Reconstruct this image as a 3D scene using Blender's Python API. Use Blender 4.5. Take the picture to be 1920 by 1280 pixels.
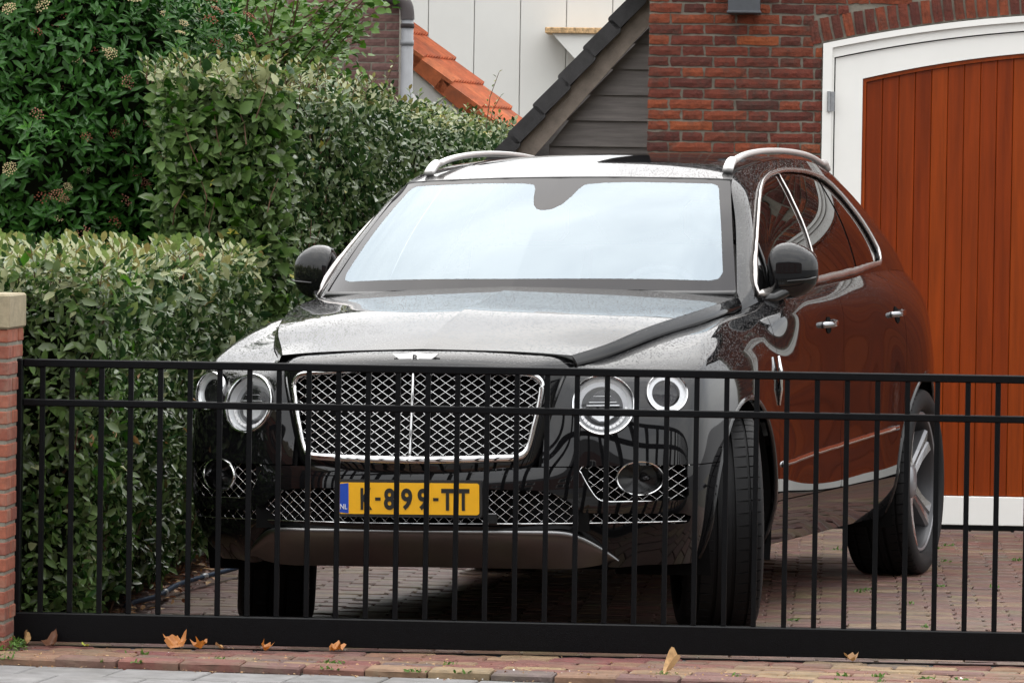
import bpy, math, random
import numpy as np
from mathutils import Matrix, Vector
random.seed(7); RNG = np.random.default_rng(11)
for o in list(bpy.data.objects): bpy.data.objects.remove(o, do_unlink=True)
scn = bpy.context.scene
COL = scn.collection
R = math.radians

# ------------------------------------------------------------------ camera
CZ = 1.5591; PIT = 0.027408; ROLL = 0.014972; LENS = 175.55
cd = bpy.data.cameras.new('camera'); cam = bpy.data.objects.new('camera', cd); COL.objects.link(cam)
cd.lens = LENS; cd.sensor_width = 36.0; cd.sensor_fit = 'HORIZONTAL'; cd.clip_start = 0.1; cd.clip_end = 3000
_f = Vector((0, math.cos(PIT), -math.sin(PIT))); _r = Vector((1, 0, 0)); _u = _r.cross(_f)
_r2 = _r*math.cos(ROLL) + _u*math.sin(ROLL); _u2 = -_r*math.sin(ROLL) + _u*math.cos(ROLL)
m = Matrix((( _r2.x, _u2.x, -_f.x, 0), (_r2.y, _u2.y, -_f.y, 0), (_r2.z, _u2.z, -_f.z, CZ), (0, 0, 0, 1)))
cam.matrix_world = m
scn.camera = cam

# ------------------------------------------------------------------ overcast sky, soft sun, exposure
SUN_EL, SUN_AZ = R(60), R(-6)     # azimuth: compass style, clockwise from +Y
w = bpy.data.worlds.new('World'); scn.world = w; w.use_nodes = True
nt = w.node_tree; nt.nodes.clear()
out = nt.nodes.new('ShaderNodeOutputWorld'); bg = nt.nodes.new('ShaderNodeBackground')
sky = nt.nodes.new('ShaderNodeTexSky'); sky.sky_type = 'NISHITA'; sky.sun_disc = False
sky.sun_elevation = SUN_EL; sky.sun_rotation = SUN_AZ; sky.air_density = 1.0; sky.dust_density = 2.0
tc = nt.nodes.new('ShaderNodeTexCoord')
mp = nt.nodes.new('ShaderNodeMapping'); mp.inputs['Scale'].default_value = (1.0, 1.0, 2.6)
nz = nt.nodes.new('ShaderNodeTexNoise'); nz.inputs['Scale'].default_value = 1.9; nz.inputs['Detail'].default_value = 7; nz.inputs['Roughness'].default_value = .58
cr = nt.nodes.new('ShaderNodeValToRGB')
cr.color_ramp.elements[0].position = .30; cr.color_ramp.elements[0].color = (7.6, 7.8, 8.2, 1)
cr.color_ramp.elements[1].position = .72; cr.color_ramp.elements[1].color = (13.4, 13.2, 12.8, 1)
mx = nt.nodes.new('ShaderNodeMix'); mx.data_type = 'RGBA'; mx.inputs[0].default_value = .90
nt.links.new(tc.outputs['Generated'], mp.inputs['Vector']); nt.links.new(mp.outputs['Vector'], nz.inputs['Vector'])
nt.links.new(nz.outputs['Fac'], cr.inputs['Fac'])
# overcast luminance: zenith brighter than horizon (standard overcast distribution)
sx = nt.nodes.new('ShaderNodeSeparateXYZ'); nt.links.new(tc.outputs['Generated'], sx.inputs[0])
mrs = nt.nodes.new('ShaderNodeMapRange'); mrs.inputs[1].default_value = 0; mrs.inputs[2].default_value = 1; mrs.inputs[3].default_value = .50; mrs.inputs[4].default_value = 1.50
nt.links.new(sx.outputs['Z'], mrs.inputs[0])
vm = nt.nodes.new('ShaderNodeVectorMath'); vm.operation = 'SCALE'; nt.links.new(cr.outputs['Color'], vm.inputs[0]); nt.links.new(mrs.outputs[0], vm.inputs['Scale'])
nt.links.new(sky.outputs['Color'], mx.inputs[6]); nt.links.new(vm.outputs[0], mx.inputs[7])
nt.links.new(mx.outputs[2], bg.inputs['Color']); bg.inputs['Strength'].default_value = .10
nt.links.new(bg.outputs['Background'], out.inputs['Surface'])
sl = bpy.data.lights.new('sun', 'SUN'); sl.energy = 0.8; sl.angle = R(100); sl.color = (1, .96, .90)
so = bpy.data.objects.new('sun', sl); COL.objects.link(so)
sd = Vector((math.sin(SUN_AZ)*math.cos(SUN_EL), math.cos(SUN_AZ)*math.cos(SUN_EL), math.sin(SUN_EL)))
so.rotation_euler = sd.to_track_quat('Z', 'Y').to_euler()
vs = scn.view_settings; vs.view_transform = 'Standard'; vs.look = 'None'; vs.gamma = 1; vs.use_curve_mapping = False
vs.exposure = 1.2

# ------------------------------------------------------------------ materials
MATS = {}
def newmat(name):
    mt = bpy.data.materials.new(name); mt.use_nodes = True; MATS[name] = mt
    return mt, mt.node_tree, mt.node_tree.nodes['Principled BSDF']
def N(nt, kind, **kw):
    n = nt.nodes.new('ShaderNode' + kind)
    for k, v in kw.items():
        if k in n.inputs: n.inputs[k].default_value = v
        else: setattr(n, k, v)
    return n
def ramp(nt, stops):
    n = nt.nodes.new('ShaderNodeValToRGB'); e = n.color_ramp.elements
    while len(e) < len(stops): e.new(.5)
    for i, (p, c) in enumerate(stops): e[i].position = p; e[i].color = (*c, 1)
    return n
def bump(nt, b, src, strength, dist=.01):
    bm = N(nt, 'Bump', Strength=strength, Distance=dist)
    nt.links.new(src, bm.inputs['Height']); nt.links.new(bm.outputs['Normal'], b.inputs['Normal'])
    return bm
def simple(name, col, rough=.5, metal=0, var=0.0, vscale=8, bmp=0, bscale=60, bdist=.004, spec=None, coords='Object'):
    mt, nt, b = newmat(name)
    b.inputs['Roughness'].default_value = rough; b.inputs['Metallic'].default_value = metal
    b.inputs['Base Color'].default_value = (*col, 1)
    if spec is not None: b.inputs['Specular IOR Level'].default_value = spec
    t = N(nt, 'TexCoord')
    if var:
        n = N(nt, 'TexNoise', Scale=vscale, Detail=6, Roughness=.62)
        nt.links.new(t.outputs[coords], n.inputs['Vector'])
        r = ramp(nt, [(.28, tuple(c*(1-var) for c in col)), (.72, tuple(min(1, c*(1+var)) for c in col))])
        nt.links.new(n.outputs['Fac'], r.inputs['Fac']); nt.links.new(r.outputs['Color'], b.inputs['Base Color'])
    if bmp:
        n2 = N(nt, 'TexNoise', Scale=bscale, Detail=5, Roughness=.6)
        nt.links.new(t.outputs[coords], n2.inputs['Vector']); bump(nt, b, n2.outputs['Fac'], bmp, bdist)
    return mt
def pieces(name, cols, rough=.85, dirt=None, dirt_amt=.4, bscale=90, bmp=.5, bdist=.004, by='object', grain=25, stretch=None, spec=.5):
    """colour picked per piece (object or island), blotches and fine relief on top"""
    mt, nt, b = newmat(name); b.inputs['Roughness'].default_value = rough; b.inputs['Specular IOR Level'].default_value = spec
    t = N(nt, 'TexCoord')
    if by == 'object':
        ad_ = N(nt, 'Math', operation='ADD'); nt.links.new(N(nt, 'ObjectInfo').outputs['Random'], ad_.inputs[0]); nt.links.new(N(nt, 'NewGeometry').outputs['Random Per Island'], ad_.inputs[1])
        fr_ = N(nt, 'Math', operation='FRACT'); nt.links.new(ad_.outputs[0], fr_.inputs[0]); src = fr_.outputs[0]
    else:
        src = N(nt, 'NewGeometry').outputs['Random Per Island']
    r = ramp(nt, [(i/max(1, len(cols)-1), c) for i, c in enumerate(cols)])
    nt.links.new(src, r.inputs['Fac'])
    geo = N(nt, 'NewGeometry')
    n = N(nt, 'TexNoise', Scale=grain, Detail=7, Roughness=.66)
    if stretch:
        mp_ = N(nt, 'Mapping'); mp_.inputs['Scale'].default_value = stretch; nt.links.new(geo.outputs['Position'], mp_.inputs['Vector']); nt.links.new(mp_.outputs['Vector'], n.inputs['Vector'])
    else: nt.links.new(geo.outputs['Position'], n.inputs['Vector'])
    hs = N(nt, 'HueSaturation'); mr = N(nt, 'MapRange'); mr.inputs[1].default_value = .25; mr.inputs[2].default_value = .75; mr.inputs[3].default_value = .62; mr.inputs[4].default_value = 1.34
    nt.links.new(n.outputs['Fac'], mr.inputs[0]); nt.links.new(mr.outputs[0], hs.inputs['Value']); nt.links.new(r.outputs['Color'], hs.inputs['Color'])
    last = hs.outputs['Color']
    if dirt:
        n3 = N(nt, 'TexNoise', Scale=grain*.32, Detail=6, Roughness=.7); nt.links.new(geo.outputs['Position'], n3.inputs['Vector'])
        r3 = ramp(nt, [(.50, (0, 0, 0)), (.72, (dirt_amt,)*3)]); nt.links.new(n3.outputs['Fac'], r3.inputs['Fac'])
        mx = N(nt, 'Mix', data_type='RGBA'); nt.links.new(r3.outputs['Color'], mx.inputs[0]); nt.links.new(last, mx.inputs[6]); mx.inputs[7].default_value = (*dirt, 1)
        last = mx.outputs[2]
    nt.links.new(last, b.inputs['Base Color'])
    n2 = N(nt, 'TexNoise', Scale=bscale, Detail=6, Roughness=.7); nt.links.new(geo.outputs['Position'], n2.inputs['Vector'])
    bump(nt, b, n2.outputs['Fac'], bmp, bdist)
    return mt
def leafmat(name, cols, under, rough=.38, trans=.22, spec=.5):
    mt, nt, b = newmat(name); b.inputs['Roughness'].default_value = rough; b.inputs['Specular IOR Level'].default_value = spec
    geo = N(nt, 'NewGeometry'); oi = N(nt, 'ObjectInfo')
    ad = N(nt, 'Math', operation='ADD'); nt.links.new(geo.outputs['Random Per Island'], ad.inputs[0]); nt.links.new(oi.outputs['Random'], ad.inputs[1])
    fr = N(nt, 'Math', operation='FRACT'); nt.links.new(ad.outputs[0], fr.inputs[0])
    r = ramp(nt, [(i/(len(cols)-1), c) for i, c in enumerate(cols)]); nt.links.new(fr.outputs[0], r.inputs['Fac'])
    n = N(nt, 'TexNoise', Scale=70, Detail=3); nt.links.new(geo.outputs['Position'], n.inputs['Vector'])
    mr = N(nt, 'MapRange'); mr.inputs[1].default_value = .3; mr.inputs[2].default_value = .7; mr.inputs[3].default_value = .75; mr.inputs[4].default_value = 1.25
    nt.links.new(n.outputs['Fac'], mr.inputs[0])
    hs = N(nt, 'HueSaturation'); nt.links.new(mr.outputs[0], hs.inputs['Value']); nt.links.new(r.outputs['Color'], hs.inputs['Color'])
    mx = N(nt, 'Mix', data_type='RGBA'); nt.links.new(geo.outputs['Backfacing'], mx.inputs[0]); nt.links.new(hs.outputs['Color'], mx.inputs[6]); mx.inputs[7].default_value = (*under, 1)
    nt.links.new(mx.outputs[2], b.inputs['Base Color'])
    tr = N(nt, 'BsdfTranslucent'); nt.links.new(mx.outputs[2], tr.inputs['Color'])
    ms = N(nt, 'MixShader'); ms.inputs[0].default_value = trans
    nt.links.new(b.outputs[0], ms.inputs[1]); nt.links.new(tr.outputs[0], ms.inputs[2])
    nt.links.new(ms.outputs[0], nt.nodes['Material Output'].inputs['Surface'])
    return mt
def paintmat(name, col, rough=.012, drops=1.0):
    """wet car paint: smooth clear coat with fine rain drops standing on upward faces"""
    mt, nt, b = newmat(name); b.inputs['Base Color'].default_value = (*col, 1); b.inputs['Roughness'].default_value = rough
    t = N(nt, 'TexCoord'); geo = N(nt, 'NewGeometry')
    v = N(nt, 'TexVoronoi', Scale=120, feature='F1'); nt.links.new(t.outputs['Object'], v.inputs['Vector'])
    r = ramp(nt, [(.0, (1, 1, 1)), (.34, (0, 0, 0))]); nt.links.new(v.outputs['Distance'], r.inputs['Fac'])
    n = N(nt, 'TexNoise', Scale=9, Detail=3); nt.links.new(t.outputs['Object'], n.inputs['Vector'])
    sx = N(nt, 'SeparateXYZ'); nt.links.new(geo.outputs['True Normal'], sx.inputs[0])
    mr = N(nt, 'MapRange'); mr.inputs[1].default_value = .25; mr.inputs[2].default_value = .75; nt.links.new(sx.outputs['Z'], mr.inputs[0])
    mu = N(nt, 'Math', operation='MULTIPLY'); nt.links.new(mr.outputs[0], mu.inputs[0]); nt.links.new(r.outputs['Color'], mu.inputs[1])
    mu2 = N(nt, 'Math', operation='MULTIPLY'); nt.links.new(mu.outputs[0], mu2.inputs[0]); nt.links.new(n.outputs['Fac'], mu2.inputs[1])
    bump(nt, b, mu2.outputs[0], drops, .0028)
    n4 = N(nt, 'TexNoise', Scale=60, Detail=4); nt.links.new(t.outputs['Object'], n4.inputs['Vector'])
    m4 = N(nt, 'MapRange'); m4.inputs[1].default_value = .3; m4.inputs[2].default_value = .75; m4.inputs[3].default_value = rough; m4.inputs[4].default_value = rough+.03
    nt.links.new(n4.outputs['Fac'], m4.inputs[0]); nt.links.new(m4.outputs[0], b.inputs['Roughness'])
    return mt
def glassmat(name, tint, gloss, base_refl, ior=1.5, rough=.0, drops=0):
    """pane: tinted see-through body under a reflecting surface (coating raises the base reflection)"""
    mt, nt, b = newmat(name); nt.nodes.remove(b)
    g = N(nt, 'BsdfGlossy'); g.inputs['Color'].default_value = (*gloss, 1); g.inputs['Roughness'].default_value = rough
    tr = N(nt, 'BsdfTransparent'); tr.inputs['Color'].default_value = (*tint, 1)
    geo = N(nt, 'NewGeometry'); dt = N(nt, 'VectorMath', operation='DOT_PRODUCT'); nt.links.new(geo.outputs['Incoming'], dt.inputs[0]); nt.links.new(geo.outputs['Normal'], dt.inputs[1])
    ab = N(nt, 'Math', operation='ABSOLUTE'); nt.links.new(dt.outputs['Value'], ab.inputs[0])
    om = N(nt, 'Math', operation='SUBTRACT'); om.inputs[0].default_value = 1; nt.links.new(ab.outputs[0], om.inputs[1])
    pw = N(nt, 'Math', operation='POWER'); nt.links.new(om.outputs[0], pw.inputs[0]); pw.inputs[1].default_value = 5
    mr = N(nt, 'MapRange'); f0 = ((ior-1)/(ior+1))**2; mr.inputs[3].default_value = max(base_refl, f0); mr.inputs[4].default_value = 1; nt.links.new(pw.outputs[0], mr.inputs[0])
    ms = N(nt, 'MixShader'); nt.links.new(mr.outputs[0], ms.inputs[0]); nt.links.new(tr.outputs[0], ms.inputs[1]); nt.links.new(g.outputs[0], ms.inputs[2])
    nt.links.new(ms.outputs[0], nt.nodes['Material Output'].inputs['Surface'])
    if drops:
        t = N(nt, 'TexCoord'); v = N(nt, 'TexVoronoi', Scale=95); nt.links.new(t.outputs['Object'], v.inputs['Vector'])
        r = ramp(nt, [(.0, (1, 1, 1)), (.22, (0, 0, 0))]); nt.links.new(v.outputs['Distance'], r.inputs['Fac'])
        bm = N(nt, 'Bump', Strength=drops, Distance=.0015); nt.links.new(r.outputs['Color'], bm.inputs['Height']); nt.links.new(bm.outputs['Normal'], g.inputs['Normal'])
    return mt

paintmat('car_paint', (.0045, .0045, .005))
simple('gloss_black', (.006, .006, .006), .12)
simple('black_plastic', (.012, .012, .012), .45, bmp=.2, bscale=300)
simple('dark_void', (.006, .006, .006), .9, spec=.05)
simple('chrome', (.80, .80, .80), .07, 1)
simple('trim_satin', (.50, .47, .45), .22, .85)
simple('dark_chrome', (.34, .34, .35), .12, 1)
simple('satin_silver', (.24, .24, .24), .30, 1, var=.08)
simple('rail_alloy', (.70, .68, .66), .32, .55)
simple('rim_grey', (.20, .20, .21), .3, .55)
simple('rim_dark', (.05, .05, .053), .4, .5)
simple('rim_polished', (.62, .62, .64), .16, 1)
simple('rubber', (.0055, .0055, .006), .6, bmp=.3, bscale=220, spec=.18)
simple('brake_steel', (.22, .21, .20), .35, 1)
simple('interior', (.10, .085, .07), .7)
simple('leather', (.42, .38, .33), .55)
glassmat('coated_glass', (.55, .62, .70), (.80, .915, 1.0), .215, drops=.30)
glassmat('side_glass', (.085, .085, .09), (1, 1, 1), .05, ior=1.62, drops=.06)
glassmat('lens_glass', (.97, .975, .98), (1, 1, 1), .04, drops=.7)
simple('frit_glass', (.014, .0125, .0135), .06, spec=.26)
simple('roof_glass', (.008, .008, .009), .05)
simple('lamp_reflector', (.78, .79, .80), .28, .35)
simple('lamp_dark', (.03, .03, .032), .25, .6)
simple('lamp_mid', (.40, .405, .415), .3, .4)
simple('plate_yellow', (.83, .42, .004), .35, var=.04, vscale=30)
simple('plate_blue', (.005, .055, .40), .35)
simple('plate_black', (.008, .007, .006), .4)
simple('white_mark', (.8, .8, .8), .4)
simple('gate_black', (.0020, .0023, .0030), .34, spec=.15, var=.25, vscale=40, bmp=.45, bscale=240, bdist=.002)
simple('galvanised', (.32, .33, .34), .45, .8, var=.2, vscale=30)
simple('mortar', (.185, .168, .135), .95, var=.25, vscale=14, bmp=.6, bscale=120)
simple('joint_sand', (.085, .078, .062), .95, var=.35, vscale=9, bmp=.5, bscale=150)
simple('white_paint', (.80, .795, .76), .32, var=.025, vscale=5)
simple('white_panel', (.72, .715, .68), .55, var=.025, vscale=3)
simple('stone_cap', (.27, .225, .145), .85, var=.22, vscale=25, bmp=.5, bscale=90)
simple('drain_pipe', (.20, .205, .215), .5, var=.12, vscale=6)
simple('dark_pipe', (.05, .04, .04), .6)
simple('rust', (.50, .33, .17), .9, var=.6, vscale=45, bmp=.6, bscale=90)
simple('lamp_box', (.055, .06, .068), .5, var=.15, vscale=20)
simple('hose_blue', (.012, .028, .055), .6, spec=.15)
simple('soil', (.035, .025, .017), .95, var=.5, vscale=18, bmp=.8, bscale=60, bdist=.02)
simple('twig', (.085, .042, .022), .85, var=.35, vscale=30)
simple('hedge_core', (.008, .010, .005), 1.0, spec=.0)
simple('asphalt', (.05, .05, .052), .85, var=.2, vscale=20, bmp=.4, bscale=200)
simple('window_dark', (.02, .022, .025), .08)
simple('far_plaster', (.42, .40, .36), .8, var=.1)
pieces('garage_brick', [(.080, .017, .011), (.14, .027, .013), (.10, .021, .012), (.20, .042, .014), (.065, .017, .012), (.16, .032, .014), (.27, .065, .017)], .85, dirt=(.040, .028, .020), dirt_amt=.8, grain=34, bdist=.009, bmp=.8, bscale=70)
pieces('pillar_brick', [(.20, .062, .038), (.27, .086, .048), (.23, .070, .042), (.165, .054, .038)], .9, dirt=(.30, .24, .18), dirt_amt=.4)
pieces('brown_brick', [(.115, .060, .052), (.15, .080, .068), (.13, .068, .06)], .9)
pieces('paver', [(.100, .042, .036), (.12, .064, .044), (.080, .036, .034), (.15, .10, .055), (.105, .046, .038), (.092, .060, .044), (.125, .050, .040)], .55, dirt=(.085, .085, .034), dirt_amt=.7, grain=14, bmp=.6, by='object')
pieces('paver_many', [(.100, .042, .036), (.12, .064, .044), (.080, .036, .034), (.15, .10, .055), (.105, .046, .038), (.092, .060, .044), (.125, .050, .040)], .55, dirt=(.085, .085, .034), dirt_amt=.7, grain=14, bmp=.6, by='island')
pieces('strip_brick', [(.135, .046, .040), (.22, .145, .075), (.12, .060, .054), (.185, .105, .060), (.14, .042, .040), (.24, .165, .088), (.105, .080, .074), (.165, .058, .044)], .75, dirt=(.125, .105, .066), dirt_amt=.7, grain=16, bmp=.7)
pieces('pavement_tile', [(.150, .147, .145), (.175, .17, .168), (.16, .156, .155)], .8, dirt=(.10, .095, .08), dirt_amt=.5, grain=10)
pieces('door_plank', [(.200, .0300, .0028), (.165, .0230, .0023), (.230, .0385, .0035), (.182, .0260, .0026)], .28, grain=1, bmp=.15, bscale=40, stretch=(34, 34, 1.6), spec=.28)
pieces('shed_board', [(.20, .178, .168), (.23, .202, .19), (.18, .16, .15)], .8, grain=1, bmp=.4, bscale=45, stretch=(3, 3, 45))
pieces('orange_tile', [(.50, .13, .045), (.44, .105, .038), (.56, .165, .062)], .75, dirt=(.13, .07, .05), dirt_amt=.55, grain=9)
pieces('dark_tile', [(.042, .040, .042), (.055, .052, .053), (.036, .034, .036)], .75, grain=12, bmp=.6, bscale=150)
pieces('verge_board', [(.27, .222, .185), (.30, .245, .205)], .85, grain=9)
leafmat('leaf_hedge', [(.020, .056, .015), (.036, .082, .022), (.014, .040, .013), (.052, .108, .026), (.025, .058, .021), (.018, .050, .010)], (.085, .125, .042), rough=.26, spec=.42)
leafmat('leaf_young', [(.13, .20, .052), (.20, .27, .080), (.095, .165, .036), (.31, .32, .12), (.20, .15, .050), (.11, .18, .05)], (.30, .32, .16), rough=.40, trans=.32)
leafmat('leaf_backlit', [(.020, .070, .008), (.045, .135, .012), (.085, .205, .016), (.016, .052, .010), (.060, .160, .014)], (.10, .17, .045), rough=.36, spec=.22, trans=.35)  # brighter green copy of the hedge leaf: light shining through is put into the colour
leafmat('leaf_bush', [(.009, .044, .006), (.015, .068, .008), (.007, .032, .006), (.022, .090, .010)], (.036, .11, .018), rough=.32, trans=.22, spec=.28)
leafmat('leaf_bush_tip', [(.048, .185, .018), (.062, .215, .022), (.040, .155, .016)], (.08, .21, .03), rough=.34, trans=.3, spec=.28)
leafmat('leaf_round', [(.024, .078, .009), (.044, .115, .012), (.018, .058, .009), (.075, .150, .014)], (.10, .19, .035), rough=.38, trans=.35, spec=.28)
leafmat('leaf_yellow', [(.42, .36, .03), (.30, .34, .03)], (.4, .36, .06))
leafmat('leaf_dead', [(.38, .19, .07), (.30, .13, .04), (.45, .26, .10)], (.36, .20, .09), rough=.6)
leafmat('leaf_autumn', [(.48, .155, .018), (.55, .20, .03), (.42, .13, .02)], (.45, .18, .05), rough=.5)
leafmat('leaf_brown', [(.16, .055, .022), (.20, .075, .03)], (.17, .075, .04), rough=.55)
leafmat('leaf_tan', [(.42, .25, .10), (.48, .30, .14)], (.42, .27, .13), rough=.6)
simple('flower_cream', (.52, .42, .23), .8)
simple('flower_pink', (.34, .15, .095), .8)
simple('bud_red', (.22, .06, .03), .7)

# ------------------------------------------------------------------ helpers
def tag(o, label=None, cat=None, group=None, kind=None):
    if label: o['label'] = label
    if cat: o['category'] = cat
    if group: o['group'] = group
    if kind: o['kind'] = kind
    return o
def empty(name, loc=(0, 0, 0), rz=0):
    o = bpy.data.objects.new(name, None); COL.objects.link(o); o.location = loc; o.rotation_euler = (0, 0, rz); o.empty_display_size = .1
    return o
def link(name, me, parent=None, loc=None, rot=None, scale=None):
    o = bpy.data.objects.new(name, me); COL.objects.link(o)
    if parent: o.parent = parent
    if loc is not None: o.location = loc
    if rot is not None: o.rotation_euler = rot
    if scale is not None: o.scale = scale
    return o
def mesh(name, V, F, mat, smooth=False, mats=None, fm=None):
    me = bpy.data.meshes.new(name); me.from_pydata([tuple(map(float, v)) for v in V], [], [tuple(map(int, f)) for f in F])
    for mm in (mats or [mat]): me.materials.append(MATS[mm])
    if fm is not None: me.polygons.foreach_set('material_index', np.asarray(fm, dtype=np.int32))
    if smooth: me.polygons.foreach_set('use_smooth', [True]*len(me.polygons))
    me.update(); return me
def trimesh(name, V, T, mat, smooth=False, mats=None, fm=None):
    V = np.ascontiguousarray(V, dtype=np.float32); T = np.ascontiguousarray(T, dtype=np.int32)
    me = bpy.data.meshes.new(name); n = len(T)
    me.vertices.add(len(V)); me.vertices.foreach_set('co', V.ravel())
    me.loops.add(n*3); me.loops.foreach_set('vertex_index', T.ravel())
    me.polygons.add(n); me.polygons.foreach_set('loop_start', np.arange(0, n*3, 3, dtype=np.int32)); me.polygons.foreach_set('loop_total', np.full(n, 3, dtype=np.int32))
    for mm in (mats or [mat]): me.materials.append(MATS[mm])
    if fm is not None: me.polygons.foreach_set('material_index', np.asarray(fm, dtype=np.int32))
    if smooth: me.polygons.foreach_set('use_smooth', np.ones(n, dtype=bool))
    me.update(calc_edges=True); me.validate(); return me
class MB:
    """collects shapes into one mesh"""
    def __init__(s): s.V = []; s.F = []
    def add(s, V, F):
        b = len(s.V); s.V += [tuple(v) for v in V]; s.F += [tuple(b+i for i in f) for f in F]; return s
    def box(s, a, b, bev=0.0):
        (x0, y0, z0), (x1, y1, z1) = a, b
        if bev <= 0:
            V = [(x0, y0, z0), (x1, y0, z0), (x1, y1, z0), (x0, y1, z0), (x0, y0, z1), (x1, y0, z1), (x1, y1, z1), (x0, y1, z1)]
            return s.add(V, [(0, 3, 2, 1), (4, 5, 6, 7), (0, 1, 5, 4), (1, 2, 6, 5), (2, 3, 7, 6), (3, 0, 4, 7)])
        e = bev; V = []
        for X, Y, Z in ((x, y, z) for z in (0, 1) for y in (0, 1) for x in (0, 1)):
            cx, cy, cz = (x0, x1)[X], (y0, y1)[Y], (z0, z1)[Z]; sx, sy, sz = (1, -1)[X], (1, -1)[Y], (1, -1)[Z]
            V += [(cx, cy+sy*e, cz+sz*e), (cx+sx*e, cy, cz+sz*e), (cx+sx*e, cy+sy*e, cz)]
        def c(X, Y, Z, k): return (X+2*Y+4*Z)*3+k
        F = []
        for X in (0, 1): F.append([c(X, 0, 0, 0), c(X, 1, 0, 0), c(X, 1, 1, 0), c(X, 0, 1, 0)][::(-1 if X == 0 else 1)])
        for Y in (0, 1): F.append([c(0, Y, 0, 1), c(1, Y, 0, 1), c(1, Y, 1, 1), c(0, Y, 1, 1)][::(1 if Y == 0 else -1)])
        for Z in (0, 1): F.append([c(0, 0, Z, 2), c(1, 0, Z, 2), c(1, 1, Z, 2), c(0, 1, Z, 2)][::(-1 if Z == 0 else 1)])
        for Y in (0, 1):
            for Z in (0, 1):
                q = [c(0, Y, Z, 1), c(1, Y, Z, 1), c(1, Y, Z, 2), c(0, Y, Z, 2)]; F.append(q[::(1 if Y ^ Z else -1)] if Y == 0 else q[::(-1 if Z else 1)][::-1][::-1])
        for X in (0, 1):
            for Z in (0, 1):
                q = [c(X, 0, Z, 0), c(X, 1, Z, 0), c(X, 1, Z, 2), c(X, 0, Z, 2)]; F.append(q)
        for X in (0, 1):
            for Y in (0, 1):
                q = [c(X, Y, 0, 0), c(X, Y, 1, 0), c(X, Y, 1, 1), c(X, Y, 0, 1)]; F.append(q)
        for X in (0, 1):
            for Y in (0, 1):
                for Z in (0, 1): F.append([c(X, Y, Z, 0), c(X, Y, Z, 1), c(X, Y, Z, 2)])
        return s.add(V, F)
    def tube(s, P, r, n=8, cap=True, closed=False, squash=None):
        P = [Vector(p) for p in P]; rr = r if hasattr(r, '__len__') else [r]*len(P)
        b = len(s.V); up = Vector((0, 0, 1)); k = len(P)
        for i, p in enumerate(P):
            if closed: t = (P[(i+1) % k]-P[i-1])
            else: t = (P[min(i+1, k-1)]-P[max(i-1, 0)])
            t.normalize(); a = t.cross(up)
            if a.length < 1e-4: a = t.cross(Vector((1, 0, 0)))
            a.normalize(); c = a.cross(t); c.normalize()
            q1, q2 = (squash or (1, 1))
            for j in range(n):
                th = 2*math.pi*j/n; s.V.append(tuple(p + a*(math.cos(th)*rr[i]*q1) + c*(math.sin(th)*rr[i]*q2)))
        for i in range(k if closed else k-1):
            i2 = (i+1) % k
            for j in range(n): s.F.append((b+i*n+j, b+i*n+(j+1) % n, b+i2*n+(j+1) % n, b+i2*n+j))
        if cap and not closed:
            s.F.append(tuple(b+j for j in range(n))[::-1]); s.F.append(tuple(b+(k-1)*n+j for j in range(n)))
        return s
    def lathe(s, prof, n=32, axis='y', close=False):
        """prof: list of (along, radius); axis along y"""
        b = len(s.V); k = len(prof)
        for (a, r) in prof:
            for j in range(n):
                th = 2*math.pi*j/n; s.V.append((r*math.cos(th), a, r*math.sin(th)))
        for i in range(k-1):
            for j in range(n): s.F.append((b+i*n+j, b+(i+1)*n+j, b+(i+1)*n+(j+1) % n, b+i*n+(j+1) % n))
        if close: s.F.append(tuple(b+j for j in range(n))); s.F.append(tuple(b+(k-1)*n+j for j in range(n))[::-1])
        return s
    def prism(s, poly, axis, a, b):
        """poly of 2D points extruded along an axis between a and b"""
        k = len(poly)
        def P(p, h): return {'y': (p[0], h, p[1]), 'x': (h, p[0], p[1]), 'z': (p[0], p[1], h)}[axis]
        V = [P(p, a) for p in poly]+[P(p, b) for p in poly]
        F = [tuple(range(k))[::-1], tuple(range(k, 2*k))]+[(i, (i+1) % k, k+(i+1) % k, k+i) for i in range(k)]
        return s.add(V, F)
    def obj(s, name, mat, parent=None, smooth=False, loc=None, rot=None, fix=True, mapf=None):
        V = s.V if mapf is None else [mapf(v) for v in s.V]
        me = mesh(name, V, s.F, mat, smooth)
        if fix: fixn(me)
        return link(name, me, parent, loc, rot)
import bmesh
def fixn(me):
    bm = bmesh.new(); bm.from_mesh(me); bmesh.ops.recalc_face_normals(bm, faces=bm.faces); bm.to_mesh(me); bm.free()
def sharp(o, deg=35):
    try: o.data.set_sharp_from_angle(angle=R(deg))
    except Exception: pass
    return o
# splines
def natural(P, t, ts):
    P = np.asarray(P, float); t = np.asarray(t, float); n = len(t); h = np.diff(t)
    shp = P.shape; Q = P.reshape(n, -1)
    A = np.zeros((n, n)); B = np.zeros_like(Q); A[0, 0] = A[-1, -1] = 1
    for i in range(1, n-1):
        A[i, i-1] = h[i-1]; A[i, i] = 2*(h[i-1]+h[i]); A[i, i+1] = h[i]
        B[i] = 6*((Q[i+1]-Q[i])/h[i]-(Q[i]-Q[i-1])/h[i-1])
    Mm = np.linalg.solve(A, B)
    k = np.clip(np.searchsorted(t, ts, side='right')-1, 0, n-2); hh = h[k][:, None]; a = ((t[k+1]-ts)[:, None])/hh; b = ((ts-t[k])[:, None])/hh
    out = a*Q[k]+b*Q[k+1]+((a**3-a)*Mm[k]+(b**3-b)*Mm[k+1])*hh**2/6
    return out.reshape((len(ts),)+shp[1:])
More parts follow.
